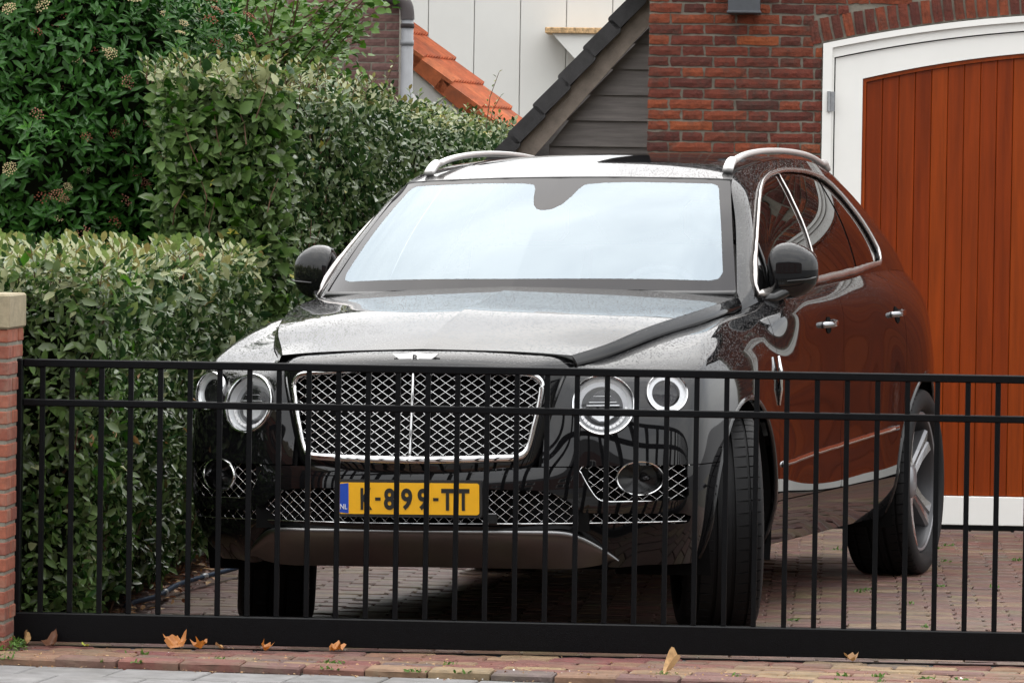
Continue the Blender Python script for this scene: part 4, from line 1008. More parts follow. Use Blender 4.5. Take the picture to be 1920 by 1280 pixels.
def side_pt(x, z):
    d = (SV[:, 0]-x)**2+(SV[:, 2]-z)**2; k = np.argsort(d)[:4]; wt = 1/(d[k]+1e-7); wt /= wt.sum(); return (SV[k]*wt[:, None]).sum(0), (SN[k]*wt[:, None]).sum(0)
V, T = clip(SV, STt, lambda V: -ddlo(V))
for sd in (1, -1): body_part('roof_pillar', V, T, 'car_paint', side=sd, rim=.02)
def line_f(V, a, b):       # signed distance to a line in (x, z), positive towards the rear
    a, b = np.array(a), np.array(b); e = (b-a)/np.linalg.norm(b-a); w_ = V[:, [0, 2]]-a; return -(w_[:, 0]*e[1]-w_[:, 1]*e[0])*-1*-1
LB = ((-1.50, 1.25), (-1.70, 1.70)); LC = ((-2.22, 1.28), (-2.36, 1.70)); LD = ((-2.44, 1.28), (-2.52, 1.70)); LQ = ((-.80, 1.20), (-.80, 1.60))
def behind(V, L): # positive behind (more negative x)
    (x0, z0), (x1, z1) = L; xl = x0+(V[:, 2]-z0)/(z1-z0)*(x1-x0); return xl-V[:, 0]
panes = [('window', lambda V: np.max([ddlo(V)+.003, behind(V, LB)+.030], axis=0)),
         ('window', lambda V: np.max([ddlo(V)+.003, -behind(V, LB)+.022, behind(V, LC)+.016], axis=0)),
         ('window', lambda V: np.max([ddlo(V)+.003, -behind(V, LC)+.018], axis=0))]
tr_, _ = None, None
for k, (nm, fn) in enumerate(panes):
    V, T = clip(SV+SN*-.006, STt, fn)
    for sd in (1, -1): body_part(nm, V, T, 'side_glass', side=sd, label=('front side window', 'rear side window', 'quarter window')[k])
for LL_, wd_, of_ in ((LB, .034, .003), (LC, .022, 0)):
    V, T = clip(SV-SN*.009, STt, lambda V: np.max([ddlo(V), abs(behind(V, LL_)+of_)-wd_], axis=0))
    for sd in (1, -1): body_part('pillar_trim', V, T, 'gloss_black', side=sd)
for sd in (1, -1):
    P = [tuple(side_pt(x, z)[0]+side_pt(x, z)[1]*.006) for x, z in DP[:-1:2]]
    car_mb(MB().tube(P, [.0088+.005*max(0, min(1, (1.33-q[2]+.03*(q[0]+2.6))/.05))*(1 if q[0] < -.62 else 0) for q in P], 6, closed=True, squash=(.8, 1.2)), 'window_trim', 'trim_satin', side=sd, smooth=True)
    P = [tuple(side_pt(-.735-.10*u, 1.232+.19*u)[0]+side_pt(-.735-.10*u, 1.232+.19*u)[1]*.0) for u in np.linspace(0, 1, 6)]
    car_mb(MB().tube(P, .007, 5), 'sail_divider', 'gloss_black', side=sd, smooth=True)
    P = [tuple(side_pt(LB[0][0]+(LB[1][0]-LB[0][0])*u-.004, LB[0][1]+(LB[1][1]-LB[0][1])*u)[0]) for u in np.linspace(.04, .96, 12)]
    car_mb(MB().tube(P, .0045, 5), 'pillar_seam', 'trim_satin', side=sd, smooth=True)
# windshield with its dark printed border
WB = np.array([(-.265,0,1.238),(-.285,.25,1.238),(-.355,.55,1.234),(-.43,.72,1.228),(-.503,.812,1.225)])
WT = np.array([(-.915,0,1.664),(-.925,.22,1.663),(-.965,.45,1.658),(-1.00,.58,1.654),(-1.04,.655,1.650)])
rows = []
for t in (0, .33, .67, 1):
    q = WB*(1-t)+WT*t; q[:, 2] += .020*math.sin(math.pi*t); q[:, 0] += .010*math.sin(math.pi*t); rows.append(q)
WGd = surf(np.array(rows), 80, 90); WV, WTt = gridtri(WGd)
WV = np.concatenate([WV, WV*np.array([1, -1, 1])]); WTt = np.concatenate([WTt, WTt[:, ::-1]+len(WV)//2])
if vnormals(WV, WTt)[:, 0].mean() < 0: WTt = WTt[:, ::-1]
# parametric coordinates for the border (side fraction, height)
tt = np.repeat(np.linspace(0, 1, 80), 90); ss = np.tile(np.linspace(0, 1, 90), 80); PS = np.stack([np.concatenate([ss, -ss]), np.concatenate([tt, tt])], 1)
half = [(0,.085),(.5,.085),(.86,.085),(.905,.10),(.93,.15),(.928,.5),(.915,.90),(.905,.935),(.87,.955),(.40,.955),(.25,.945),(.16,.93),(.135,.88),(.115,.80),(.085,.72),(.045,.675),(0,.665)]
FR = np.array(half+[(-a_ if b_ < .6 or a_ > .3 else -a_*.72+.0, b_) for a_, b_ in half[::-1][1:-1]])
sdv = polysd(PS*np.array([.78, .62]), FR*np.array([.78, .62]))
def byval(V, T, val):
    return clip(np.concatenate([V], 1), T, lambda q: val)
Vg, Tg = clip(WV, WTt, lambda q: sdv); Vf, Tf = clip(WV, WTt, lambda q: -sdv)
ws = body_part('windshield', Vg, Tg, 'coated_glass'); body_part('border', Vf, Tf, 'frit_glass', parent=ws)
car_mb(MB().tube([tuple(WT[i]*np.array([1, s_, 1])+np.array([-.004, 0, .001])) for s_, rng in ((-1, range(4, 0, -1)), (1, range(0, 5))) for i in rng], .005, 5), 'top_seal', 'black_plastic', ws, True)
mb = MB().box((-.87, -.06, 1.545), (-.84, .02, 1.575), .006); car_mb(mb, 'sensor_pod', 'rail_alloy', ws)
# cowl between hood and glass
CW = np.stack([np.array([(-.25,0,1.226),(-.262,.25,1.226),(-.33,.55,1.215),(-.42,.72,1.200),(-.49,.80,1.185)]), WB+np.array([.03, 0, -.012]), WB+np.array([-.03, 0, .006])])
CWs = surf(CW, 8, 40); V, T = gridtri(CWs)
if vnormals(V, T)[:, 2].mean() < 0: T = T[:, ::-1]
V = np.concatenate([V, V*np.array([1, -1, 1])]); T = np.concatenate([T, T[:, ::-1]+len(V)//2]); body_part('cowl', V, T, 'black_plastic')
# roof
RE = np.array([(-1.04,.656,1.652),(-1.42,.642,1.713),(-2.0,.636,1.746),(-2.55,.630,1.734),(-3.05,.620,1.661),(-3.45,.612,1.536),(-3.80,.60,1.366)])
RC = np.array([(-.917,0,1.668),(-1.32,0,1.738),(-1.95,0,1.778),(-2.55,0,1.768),(-3.08,0,1.715),(-3.52,0,1.605),(-3.90,0,1.425)])
cols = []
for u in (0, .25, .5, .75, .9, 1):
    q = RC+(RE-RC)*np.array([u**2 if 0 else u, u, 1])*np.array([u, 1, 0])+0
    q = np.stack([RC[:, 0]+(RE[:, 0]-RC[:, 0])*u**2, RE[:, 1]*u, RC[:, 2]+(RE[:, 2]-RC[:, 2])*u**2.6], 1); cols.append(q)
RGd = surf(np.swapaxes(np.array(cols), 0, 1), 120, 50); V, T = gridtri(RGd)
if vnormals(V, T)[:, 2].mean() < 0: T = T[:, ::-1]
V = np.concatenate([V, V*np.array([1, -1, 1])]); T = np.concatenate([T, T[:, ::-1]+len(V)//2])
roofV, roofT = V, T
SRP = rrect(1.02, 1.62, .09, 6, 0, 0)
def dsun(V): return polysd(np.stack([V[:, 1], V[:, 0]+2.05+.10*(V[:, 1]/.5)**2], 1), SRP)
Vr_, Tr_ = clip(V, T, lambda q: -dsun(q)); roof = body_part('roof', Vr_, Tr_, 'car_paint', rim=.01)
vn = vnormals(V, T); Vr_, Tr_ = clip(V-vn*.002, T, lambda q: dsun(q)+.005); body_part('sunroof', Vr_, Tr_, 'roof_glass', parent=roof, rim=.01)
for sd in (1, -1):
    P = curve([(-1.165,.612,1.690),(-1.20,.610,1.712),(-1.30,.607,1.742),(-1.50,.603,1.768),(-1.95,.600,1.789),(-2.40,.598,1.785),(-2.62,.597,1.772),(-2.78,.597,1.752),(-2.86,.597,1.733),(-2.89,.597,1.712)], 40)
    rr = [.019 if i < 4 or i > 36 else .0145 for i in range(40)]; P[4:-3, 2] -= .010
    car_mb(MB().tube([tuple(p) for p in P], rr, 10, squash=(1.15, .85)), 'roof_rail', 'rail_alloy', side=sd, smooth=True)
# tailgate: between roof end, pillars and rear deck
TG = [np.stack([RGd[-1, i] for i in range(0, 50, 7)])]
end = np.array([(-3.98, 0, 1.21), (-3.975, .13, 1.21), (-3.96, .26, 1.21), (-3.95, .40, 1.21), (-3.91, .53, 1.215), (-3.86, .66, 1.22), (-3.80, .72, 1.23), (-3.72, .765, 1.242)])
TG = np.stack([TG[0], TG[0]*.5+end*.5+np.array([-.02, 0, 0]), end]); TGs = surf(TG, 24, 40); V, T = gridtri(TGs)
if vnormals(V, T)[:, 0].mean() > 0: T = T[:, ::-1]
V = np.concatenate([V, V*np.array([1, -1, 1])]); T = np.concatenate([T, T[:, ::-1]+len(V)//2]); body_part('rear_window', V, T, 'roof_glass')

# ---- door handles, mirrors, fender vents
for sd in (1, -1):
    for (x, z) in ((-1.315, 1.090), (-2.47, 1.112)):
        p, n_ = body_at(x, z); h = empty('door_handle'); h.parent = cache[('door', 'front door' if x > -2 else 'rear door', sd)]
        P = curve([(x+.088, p[1]-.002, z-.005), (x+.072, p[1]+.018, z-.003), (x, p[1]+.030, z), (x-.072, p[1]+.019, z+.003), (x-.088, p[1]-.002, z+.004)], 16)
        car_mb(MB().tube([tuple(q) for q in P], .0125, 8, squash=(.55, 1)), 'grip', 'dark_chrome', h, True, side=sd)
        nn_ = 20; cc = [tuple(body_at(x-.012, z-.006)[0]+np.array([0, .0025, 0]))]
        for k in range(nn_):
            a_ = 2*math.pi*k/nn_; xx, zz = x-.012+.042*math.cos(a_), z-.006+.034*math.sin(a_); cc.append(tuple(body_at(xx, zz)[0]+np.array([0, .0025, 0])))
        mb = MB().add(cc, [(0, 1+k, 1+(k+1) % nn_) for k in range(nn_)]); car_mb(mb, 'recess_shade', 'dark_void', h, True, side=sd)  # flat dark disc on the door skin, painted shade of the hollow behind the grip
    mr_ = empty('mirror'); mr_.parent = suv
    # housing: superellipsoid swept back at the outer end
    nu, nv = 28, 20; V = []
    def sp(c, e): return math.copysign(abs(c)**e, c)
    for i in range(nv+1):
        la = -math.pi/2+math.pi*i/nv
        for j in range(nu):
            lo = 2*math.pi*j/nu; cx_ = sp(math.cos(la), .75)*sp(math.cos(lo), .85); cy_ = sp(math.cos(la), .75)*sp(math.sin(lo), .62); cz_ = sp(math.sin(la), .72)
            x = cx_*.074*(1-.18*cy_)-.018*cy_; y = cy_*.094; z = cz_*(.106-.012*cy_-(.022*max(cy_, 0) if cz_ > 0 else 0))+.006*cy_
            if x < -.035: x = -.035+(x+.035)*.25
            V.append((-.80+x, .962+y, 1.303+z))
    F = [(i*nu+j, i*nu+(j+1) % nu, (i+1)*nu+(j+1) % nu, (i+1)*nu+j) for i in range(nv) for j in range(nu)]
    mb = MB().add(V, F); car_mb(mb, 'housing', 'car_paint', mr_, True, side=sd)
    mb = MB().tube([(-.66, .865, 1.190), (-.70, .90, 1.200), (-.76, .935, 1.222), (-.79, .955, 1.245)], [.032, .030, .030, .034], 10, squash=(1.0, .8)); car_mb(mb, 'stalk', 'gloss_black', mr_, True, side=sd)
    mb = MB().prism(rrect(.165, .150, .05, 6, .962, 1.312), 'x', -.850, -.846); car_mb(mb, 'glass', 'chrome', mr_, side=sd)
    mb = MB().tube([(-.745, .90, 1.268), (-.728, .96, 1.262), (-.742, 1.03, 1.268), (-.77, 1.058, 1.276)], .004, 5); car_mb(mb, 'indicator', 'gloss_black', mr_, True, side=sd)
    p, n_ = body_at(-.47, .90)
    mb = MB().tube([(-.475, p[1]+.004, .985), (-.482, p[1]+.010, .93), (-.485, p[1]+.008, .86), (-.480, p[1]+.004, .80)], [.005, .010, .010, .005], 6); car_mb(mb, 'fender_vent', 'chrome', side=sd, smooth=True)

# ---- wheels
def tyre_mesh():
    prof = [(-.108,.296),(-.128,.305),(-.1425,.325),(-.1445,.350),(-.140,.372),(-.132,.384),(-.122,.3895),(-.103,.3925),(-.096,.3925),(-.0945,.3845),(-.0875,.3845),(-.086,.3935),(-.040,.3940),(-.0385,.3850),(-.0265,.3850),(-.025,.3940),(-.0035,.3940),(-.002,.388),(.002,.388),(.0035,.3940),(.025,.3940),(.0265,.3850),(.0385,.3850),(.040,.3940),(.086,.3935),(.0875,.3845),(.0945,.3845),(.096,.3925),(.103,.3925),(.122,.3895),(.132,.384),(.140,.372),(.1445,.350),(.1425,.325),(.128,.305),(.108,.296)]
    per = 56; fr4 = (0, .015, .115, .13); n = per*4; V = []; F = []; k = len(prof)
    for i, (y, r) in enumerate(prof):
        for j in range(n):
            sip = abs(y) > .0405 and r > .388 and abs(y) < .128 and (j % 4) in (1, 2)
            rr = r-(.006 if sip else 0); th = 2*math.pi*((j//4)+fr4[j % 4]+(abs(y)-.04)*2.4)/per; V.append((rr*math.cos(th), y, rr*math.sin(th)))
    for i in range(k-1):
        for j in range(n): F.append((i*n+j, (i+1)*n+j, (i+1)*n+(j+1) % n, i*n+(j+1) % n))
    me = mesh('tyre', V, F, 'rubber', True); fixn(me)
    try: me.set_sharp_from_angle(angle=R(40))
    except Exception: pass
    return me
def rim_mesh():
    mb = MB().lathe([(-.11,.285),(-.11,.270),(-.05,.262),(.06,.268),(.10,.277),(.118,.282),(.122,.290),(.118,.297),(.108,.298)], 72)
    me = mesh('barrel', mb.V, mb.F, None, True, ['rim_dark', 'rim_grey'], [1 if (i//72) >= 5 else 0 for i in range(len(mb.F))]); fixn(me); return me
def spoke_mesh():
    # one wide forked spoke along +z, outer face at +y
    prof = [(.055,.052),(.10,.040),(.16,.040),(.22,.050),(.268,.062)]
    mb = MB(); V = []; F = []
    for r_, hw in prof:
        yo = .078+.032*((r_-.05)/.22)**1.5
        V += [(-hw, yo-.012, r_), (-hw*.82, yo, r_), (-hw*.18, yo-.004, r_), (0, yo-.016 if r_ > .1 else yo-.006, r_), (hw*.18, yo-.004, r_), (hw*.82, yo, r_), (hw, yo-.012, r_), (hw*.9, yo-.06, r_), (-hw*.9, yo-.06, r_)]
    n = 9
    for i in range(len(prof)-1):
        for j in range(n): F.append((i*n+j, i*n+(j+1) % n, (i+1)*n+(j+1) % n, (i+1)*n+j))
    F += [tuple(range(n)), tuple(range((len(prof)-1)*n, len(prof)*n))]
    fm = []
    for i in range(len(prof)-1): fm += [1 if j in (1, 4) else 0 for j in range(n)]
    fm += [0, 0]
    me = bpy.data.meshes.new('spoke'); me.from_pydata(V, [], F); me.materials.append(MATS['rim_grey']); me.materials.append(MATS['rim_polished']); me.polygons.foreach_set('material_index', np.array(fm, dtype=np.int32)); fixn(me); return me
tm, rm, sm = tyre_mesh(), rim_mesh(), spoke_mesh()
hb = MB().lathe([(.02,.075),(.075,.072),(.088,.060),(.093,.034),(.095,.001)], 36); hm = mesh('hub_cap', hb.V, hb.F, 'rim_grey', True); fixn(hm)
dm = MB().lathe([(-.02,.07),(-.02,.20),(.012,.20),(.012,.07)], 48); dmm = mesh('brake_disc', dm.V, dm.F, 'brake_steel', False); fixn(dmm)
for (x, y, steer) in ((0, .848, 20), (0, -.848, 20), (-2.995, .852, 0), (-2.995, -.852, 0)):
    sgn = 1 if y > 0 else -1
    we = empty('wheel'); we.parent = suv; we.location = (x, y, .3925+CROLL*y*.98); we.rotation_euler = (CROLL, 0, R(steer)+(0 if sgn > 0 else math.pi))
    link('tyre', tm, we); rim = link('rim', rm, we); link('brake_disc', dmm, we)
    for k in range(5): link('spoke', sm, rim, rot=(0, R(72*k+ (20 if x < -1 else 0)), 0))
    link('hub_cap', hm, rim)
# ground is crossfall-free: wheels carry the lean by a few millimetres only

# ---- cabin
mb = MB().box((-.85, -.70, 1.00), (-.42, .70, 1.10), .03); car_mb(mb, 'dashboard', 'interior')
sw = empty('steering_wheel'); sw.parent = suv
P = [(-.93+.19*math.sin(a_)*-.42, .38+.19*math.cos(a_), 1.14+.19*math.sin(a_)*.9) for a_ in np.linspace(0, 2*math.pi, 33)[:-1]]
car_mb(MB().tube(P, .016, 8, closed=True), 'wheel_rim', 'interior', sw, True)
car_mb(MB().box((-.96, .30, 1.10), (-.90, .46, 1.17), .02).box((-.945, .20, 1.13), (-.925, .56, 1.15), .005), 'wheel_hub', 'interior', sw)
for y in (.38, -.38):
    st_ = empty('seat'); st_.parent = suv
    mb = MB().box((-1.62, y-.25, .66), (-1.05, y+.25, .80), .04); car_mb(mb, 'cushion', 'leather', st_)
    mb = MB().prism([(-1.50, .78), (-1.66, .78), (-1.86, 1.38), (-1.76, 1.40)], 'y', y-.24, y+.24); car_mb(mb, 'backrest', 'leather', st_)
    mb = MB().box((-1.93, y-.13, 1.42), (-1.83, y+.13, 1.58), .03); car_mb(mb, 'headrest', 'leather', st_)
mb = MB().box((-3.2, -.62, .70), (-2.45, .62, .82), .04); car_mb(mb, 'rear_bench', 'leather')
mb = MB().prism([(-2.95, .80), (-3.1, .80), (-3.32, 1.38), (-3.2, 1.40)], 'y', -.62, .62); car_mb(mb, 'rear_backrest', 'leather')
mb = MB().box((-3.9, -.78, .62), (-.45, .78, .66)); car_mb(mb, 'cabin_floor', 'interior')

# ================================================================== GATE AND PILLAR
gate = site('gate'); tag(gate, 'black steel sliding gate with upright bars in front of the car', 'gate')
MB().box((-1.735, -.022, .018), (2.9, .022, .118), .004).obj('bottom_beam', 'gate_black', gate)
MB().box((-1.700, -.0125, .971), (2.9, .0125, .999), .0035).obj('top_rail', 'gate_black', gate)
MB().box((-1.700, -.0120, .835), (2.9, .0120, .860), .0035).obj('middle_rail', 'gate_black', gate)
MB().box((-1.737, -.020, .1185), (-1.7005, .020, .999), .004).obj('end_post', 'gate_black', gate)
bm_ = MB().box((-.009, -.009, 0), (.009, .009, .8525), .0015); bme = mesh('bar', bm_.V, bm_.F, 'gate_black'); fixn(bme)
for k in range(44):
    x = -1.632+k*.10335
    if x > 2.85: break
    link('bar', bme, gate, (x+random.uniform(-.0007, .0007), 0, .1185), (0, random.uniform(-.0008, .0008), random.uniform(-.01, .01)))
trk = site('gate_track'); tag(trk, 'dark steel ground track under the sliding gate', 'track')
MB().box((-1.75, -.016, -.02), (2.9, .016, .004), .002).obj('rail', 'gate_black', trk)
MB().box((-1.75, -.050, -.02), (2.9, -.017, -.002)).obj('channel', 'galvanised', trk)
gp = site('gate_post'); tag(gp, 'slim black catch post between brick pillar and gate', 'post')
MB().box((-1.772, .028, -.02), (-1.742, .075, 1.030), .003).obj('post', 'gate_black', gp)
MB().box((-1.741, .030, .76), (-1.7375, .055, .955)).obj('strike_strip', 'galvanised', gp)
pil = site('brick_pillar'); tag(pil, 'orange-red brick gate pillar with sandstone cap at the left edge', 'pillar')
px1, px0, py0, py1 = -1.716, -2.046, -.24, .09
MB().box((px0+.004, py0+.004, -.03), (px1-.004, py1-.004, 1.105)).obj('core', 'mortar', pil)
MB().box((px0-.008, py0-.012, 1.106), (px1+.007, py1+.012, 1.226), .007).obj('cap', 'stone_cap', pil)
bms = {}
for L in (.21, .10):
    mb = MB().box((-L/2, -.05, -.0225), (L/2, .05, .0225), .0035); me = mesh('brick', mb.V, mb.F, 'pillar_brick'); fixn(me); bms[L] = me
for r_ in range(20):
    z = .014+r_*.0562; 
    for (x, y, rz) in ((px0+.105, py0+.05, 0), (px1-.05, py0+.105, 90), (px1-.105, py1-.05, 0), (px0+.05, py1-.105, 90)) if r_ % 2 else ((px1-.105, py0+.05, 0), (px1-.05, py1-.105, 90), (px0+.105, py1-.05, 0), (px0+.05, py0+.105, 90)):
        link('brick', bms[.21], pil, (x+random.uniform(-.002, .002), y+random.uniform(-.002, .002), z), (0, 0, R(rz)+random.uniform(-.008, .008)))
    x, y = ((px1-.05 if 0 else px0+.265), py0+.05) if r_ % 2 else (px0+.052, py0+.05)
    link('brick', bms[.10], pil, (x if r_ % 2 else px0+.05, y, z), (0, 0, 0), (.98, .96, 1)) if r_ % 2 == 0 else None

# ================================================================== PLANTING
LT = np.array([(0, 0, 0), (.30, -.46, .07), (.30, 0, -.02), (.30, .46, .07), (.66, -.40, .04), (.66, 0, -.06), (.66, .40, .04), (1, 0, -.12)])
LF = np.array([(0, 2, 1), (0, 3, 2), (1, 2, 5), (1, 5, 4), (2, 3, 6), (2, 6, 5), (4, 5, 7), (5, 6, 7)])
def frames(D, Nn):
    D = D/np.linalg.norm(D, axis=1)[:, None]; Nn = Nn-(Nn*D).sum(1)[:, None]*D; Nn = Nn/np.maximum(1e-9, np.linalg.norm(Nn, axis=1))[:, None]; return D, np.cross(Nn, D), Nn
def leaves(P, D, Nn, L, Wd):
    D, B, Nn = frames(D, Nn); n = len(P); k = len(LT)
    V = P[:, None]+D[:, None]*(LT[None, :, :1]*L[:, None, None])+B[:, None]*(LT[None, :, 1:2]*Wd[:, None, None])+Nn[:, None]*(LT[None, :, 2:3]*L[:, None, None])
    T = (LF[None]+(np.arange(n)*k)[:, None, None]).reshape(-1, 3); return V.reshape(-1, 3), T
_lm = {}
def leaf_objects(parent, P, D, Nn, L, Wd, mats):
    """single leaves as parts, sharing one mesh per material"""
    D, B, Nn = frames(D, Nn)
    for i in range(len(P)):
        mt = mats[i]
        if mt not in _lm:
            me = mesh('leaf', LT, [tuple(f) for f in LF], mt, True); _lm[mt] = me
        o = link('leaf', _lm[mt], parent)
        M_ = Matrix(((D[i, 0]*L[i], B[i, 0]*Wd[i], Nn[i, 0]*L[i], P[i, 0]), (D[i, 1]*L[i], B[i, 1]*Wd[i], Nn[i, 1]*L[i], P[i, 1]), (D[i, 2]*L[i], B[i, 2]*Wd[i], Nn[i, 2]*L[i], P[i, 2]), (0, 0, 0, 1)))
        o.matrix_basis = M_
def rnd(n, s=1.0): return RNG.normal(size=(n, 3))*s
def wav(a, b, ph=0): return .5*np.sin(a*2.3+b*1.7+ph)+.3*np.sin(a*5.1-b*3.9+1.3+ph)+.25*np.sin(a*9.7+b*8.3+2.1+ph)
def foliage(root, P, D, Nn, L, Wd, mi, mats, score, npick, name='foliage'):
    """npick best-seen leaves become parts, the rest one mass"""
    order = np.argsort(-score); pick = order[:npick]; rest = order[npick:]
    leaf_objects(root, P[pick], D[pick], Nn[pick], L[pick], Wd[pick], [mats[m_] for m_ in mi[pick]])
    V, T = leaves(P[rest], D[rest], Nn[rest], L[rest], Wd[rest])
    o = link(name, trimesh(name, V, T, None, True, mats, np.repeat(mi[rest], len(LF))), root); tag(o, kind='stuff'); return o
CAMS = np.array([1.113, -17.20, 1.559])   # viewpoint in the site frame, only used to choose which leaves become parts
def seen(P, Nn, L):
    d = CAMS-P; r_ = np.linalg.norm(d, axis=1); return L/r_*np.abs((d*Nn).sum(1))/r_
def box_shell(n, faces):
    """faces: (weight, origin, edge a, edge b, outward normal, bulge)"""
    wts = np.array([f[0] for f in faces]); wts = wts/wts.sum(); P, O = [], []
    for f, c in zip(faces, RNG.multinomial(n, wts)):
        a, b = RNG.random(c), RNG.random(c); o_, ea, eb, nn = map(np.array, f[1:5])
        p = o_+a[:, None]*ea+b[:, None]*eb; ua, ub = a*np.linalg.norm(ea), b*np.linalg.norm(eb)
        dep = -np.abs(RNG.normal(size=c))*.080+wav(ua, ub, f[1][0])*.045
        P.append(p+nn*dep[:, None]); O.append(np.repeat(nn[None].astype(float), c, 0))
    return np.concatenate(P), np.concatenate(O)
def shoots(root, pts, h, mat_leaf, n_l, L, Wd, lean_=.25):
    """upright young shoots: a stem and leaves up it; returns leaf arrays"""
    mb = MB(); PP, DD, NN = [], [], []
    for p in pts:
        hh = h*random.uniform(.5, 1.2); d = Vector((random.gauss(0, lean_), random.gauss(0, lean_), 1)).normalized(); a = Vector(p); b = a+d*hh
        mb.tube([a, a+d*hh*.5+Vector((random.gauss(0, .006), random.gauss(0, .006), 0)), b], [.0028, .002, .0012], 4, cap=False)
        for k in range(n_l):
            u = .15+.85*k/max(1, n_l-1); q = a+d*hh*u; th = k*2.4+random.random(); out_ = Vector((math.cos(th), math.sin(th), .75+.5*u)).normalized()
            PP.append(q[:]); DD.append(out_[:]); NN.append((-math.cos(th)*.7, -math.sin(th)*.7, .8))
    tag(mb.obj('shoots', 'twig', root, fix=False), kind='stuff')
    return np.array(PP), np.array(DD), np.array(NN)
# ---- low hedge beside the driveway
lh = site('low_hedge'); tag(lh, 'lower clipped hedge with silvery leaves beside the driveway, pale on top', 'hedge')
x0, x1, y0, y1, zt = -3.15, -1.50, .30, 5.05, 1.305
MB().box((x0+.1, y0+.14, .05), (x1-.13, y1-.05, zt-.13)).obj('dark_core', 'hedge_core', lh)  # solid near-black box, its colour stands for the shade deep between the leaves
nA = 30000
P, O = box_shell(nA, [(6.2, (x1, y0, .08), (0, y1-y0, 0), (0, 0, zt-.08), (1, 0, 0)), (1.7, (x1-.95, y0, .02), (.95, 0, 0), (0, 0, zt), (0, -1, 0)), (3.6, (x1-1.6, y0, zt), (1.68, 0, 0), (0, y1-y0, 0), (0, 0, 1))])
bulge = .05*np.sin(np.clip(P[:, 2]/zt, 0, 1)*math.pi); P[:, 0] += np.where(O[:, 0] > .5, bulge*.5+.085*np.clip(P[:, 2]/zt, 0, 1)**1.3, 0)
low = np.clip((.32-P[:, 2])/.32, 0, 1); P[:, 0] -= np.where(O[:, 0] > .5, low*.10*RNG.random(len(P)), 0)
D = np.cross(O, rnd(nA))*.9+O*.55+rnd(nA, .35)+np.array([0, 0, .15]); Nn = O*.65+np.array([0, 0, .8])+rnd(nA, .55)
L = np.clip(.043*np.exp(RNG.normal(size=nA)*.26), .022, .075); Wd = L*RNG.uniform(.42, .56, nA)
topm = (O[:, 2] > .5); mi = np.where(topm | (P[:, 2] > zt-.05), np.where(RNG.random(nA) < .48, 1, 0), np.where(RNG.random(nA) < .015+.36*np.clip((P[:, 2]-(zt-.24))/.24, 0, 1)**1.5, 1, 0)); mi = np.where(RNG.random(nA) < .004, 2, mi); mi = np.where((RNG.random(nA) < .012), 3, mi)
mi = np.where((P[:, 1] < .9) & (O[:, 2] < .5) & (RNG.random(nA) < .25), 3, mi)
pts = [(random.uniform(x1-1.5, x1+.07), random.uniform(y0+.05, y1-.05), zt-.06) for _ in range(560)]
Ps, Ds, Ns = shoots(lh, pts, .125, None, 8, .05, .02)
ns = len(Ps); Ls = RNG.uniform(.036, .064, ns); mis = np.where(RNG.random(ns) < .78, 1, 0)
P, D, Nn, L, Wd, mi = np.concatenate([P, Ps]), np.concatenate([D, Ds]), np.concatenate([Nn, Ns]), np.concatenate([L, Ls]), np.concatenate([Wd, Ls*.46]), np.concatenate([mi, mis])
out_side = np.concatenate([(P[:nA]*0+1)[:, 0], np.ones(ns)])
surf_ok = np.where((P[:, 0] > x1-.0) | (P[:, 1] < y0+.03) | (P[:, 2] > zt-.02), 1.0, .1)
foliage(lh, P, D, Nn, L, Wd, mi, ['leaf_hedge', 'leaf_young', 'leaf_dead', 'leaf_backlit'], seen(P, Nn, L)*surf_ok*np.where(P[:, 0] > -2.05, 1, .1), 300)
mb = MB()
for _ in range(190):
    y = random.uniform(y0, y1); z = random.uniform(.0, 1.05); a = Vector((x1-.10+random.uniform(-.05, .03), y, z)); b = a+Vector((random.uniform(.04, .13), random.gauss(0, .05), random.uniform(.12, .38))); mb.tube([a, (a+b)/2+Vector((0, random.gauss(0, .01), 0)), b], [.005, .004, .002], 5, cap=False)
tag(mb.obj('twigs', 'twig', lh, fix=False), kind='stuff')
# ---- tall hedge running back
th_ = site('tall_hedge'); tag(th_, 'tall dense clipped hedge running back behind the car towards the roofs', 'hedge')
X1 = -1.36; ya, yb, zT = 5.0, 21.5, 2.135
MB().box((X1-.50, ya+.16, .05), (X1-.13, yb, zT-.12)).obj('dark_core', 'hedge_core', th_)  # dark filler box, inner shade of the hedge put into its colour
nB = 34000
P, O = box_shell(nB, [(7, (X1, ya, .7), (.10, 4.5, 0), (0, 0, zT-.7), (1, 0, 0)), (9, (X1+.03, ya+4.5, .7), (.09, yb-ya-4.5, 0), (0, 0, zT-.7), (1, 0, 0)), (1.9, (X1-.58, ya, .9), (.58, 0, 0), (0, 0, zT-.9), (0, -1, 0)), (2.0, (X1-.58, ya, .9), (0, 2.5, 0), (0, 0, zT-.9), (-1, 0, 0)), (3, (X1-.6, ya, zT), (.65, 0, 0), (0, yb-ya, 0), (0, 0, 1))])
P[:, 2] += np.where(O[:, 2] > .5, wav(P[:, 1], P[:, 0])*.03, 0)
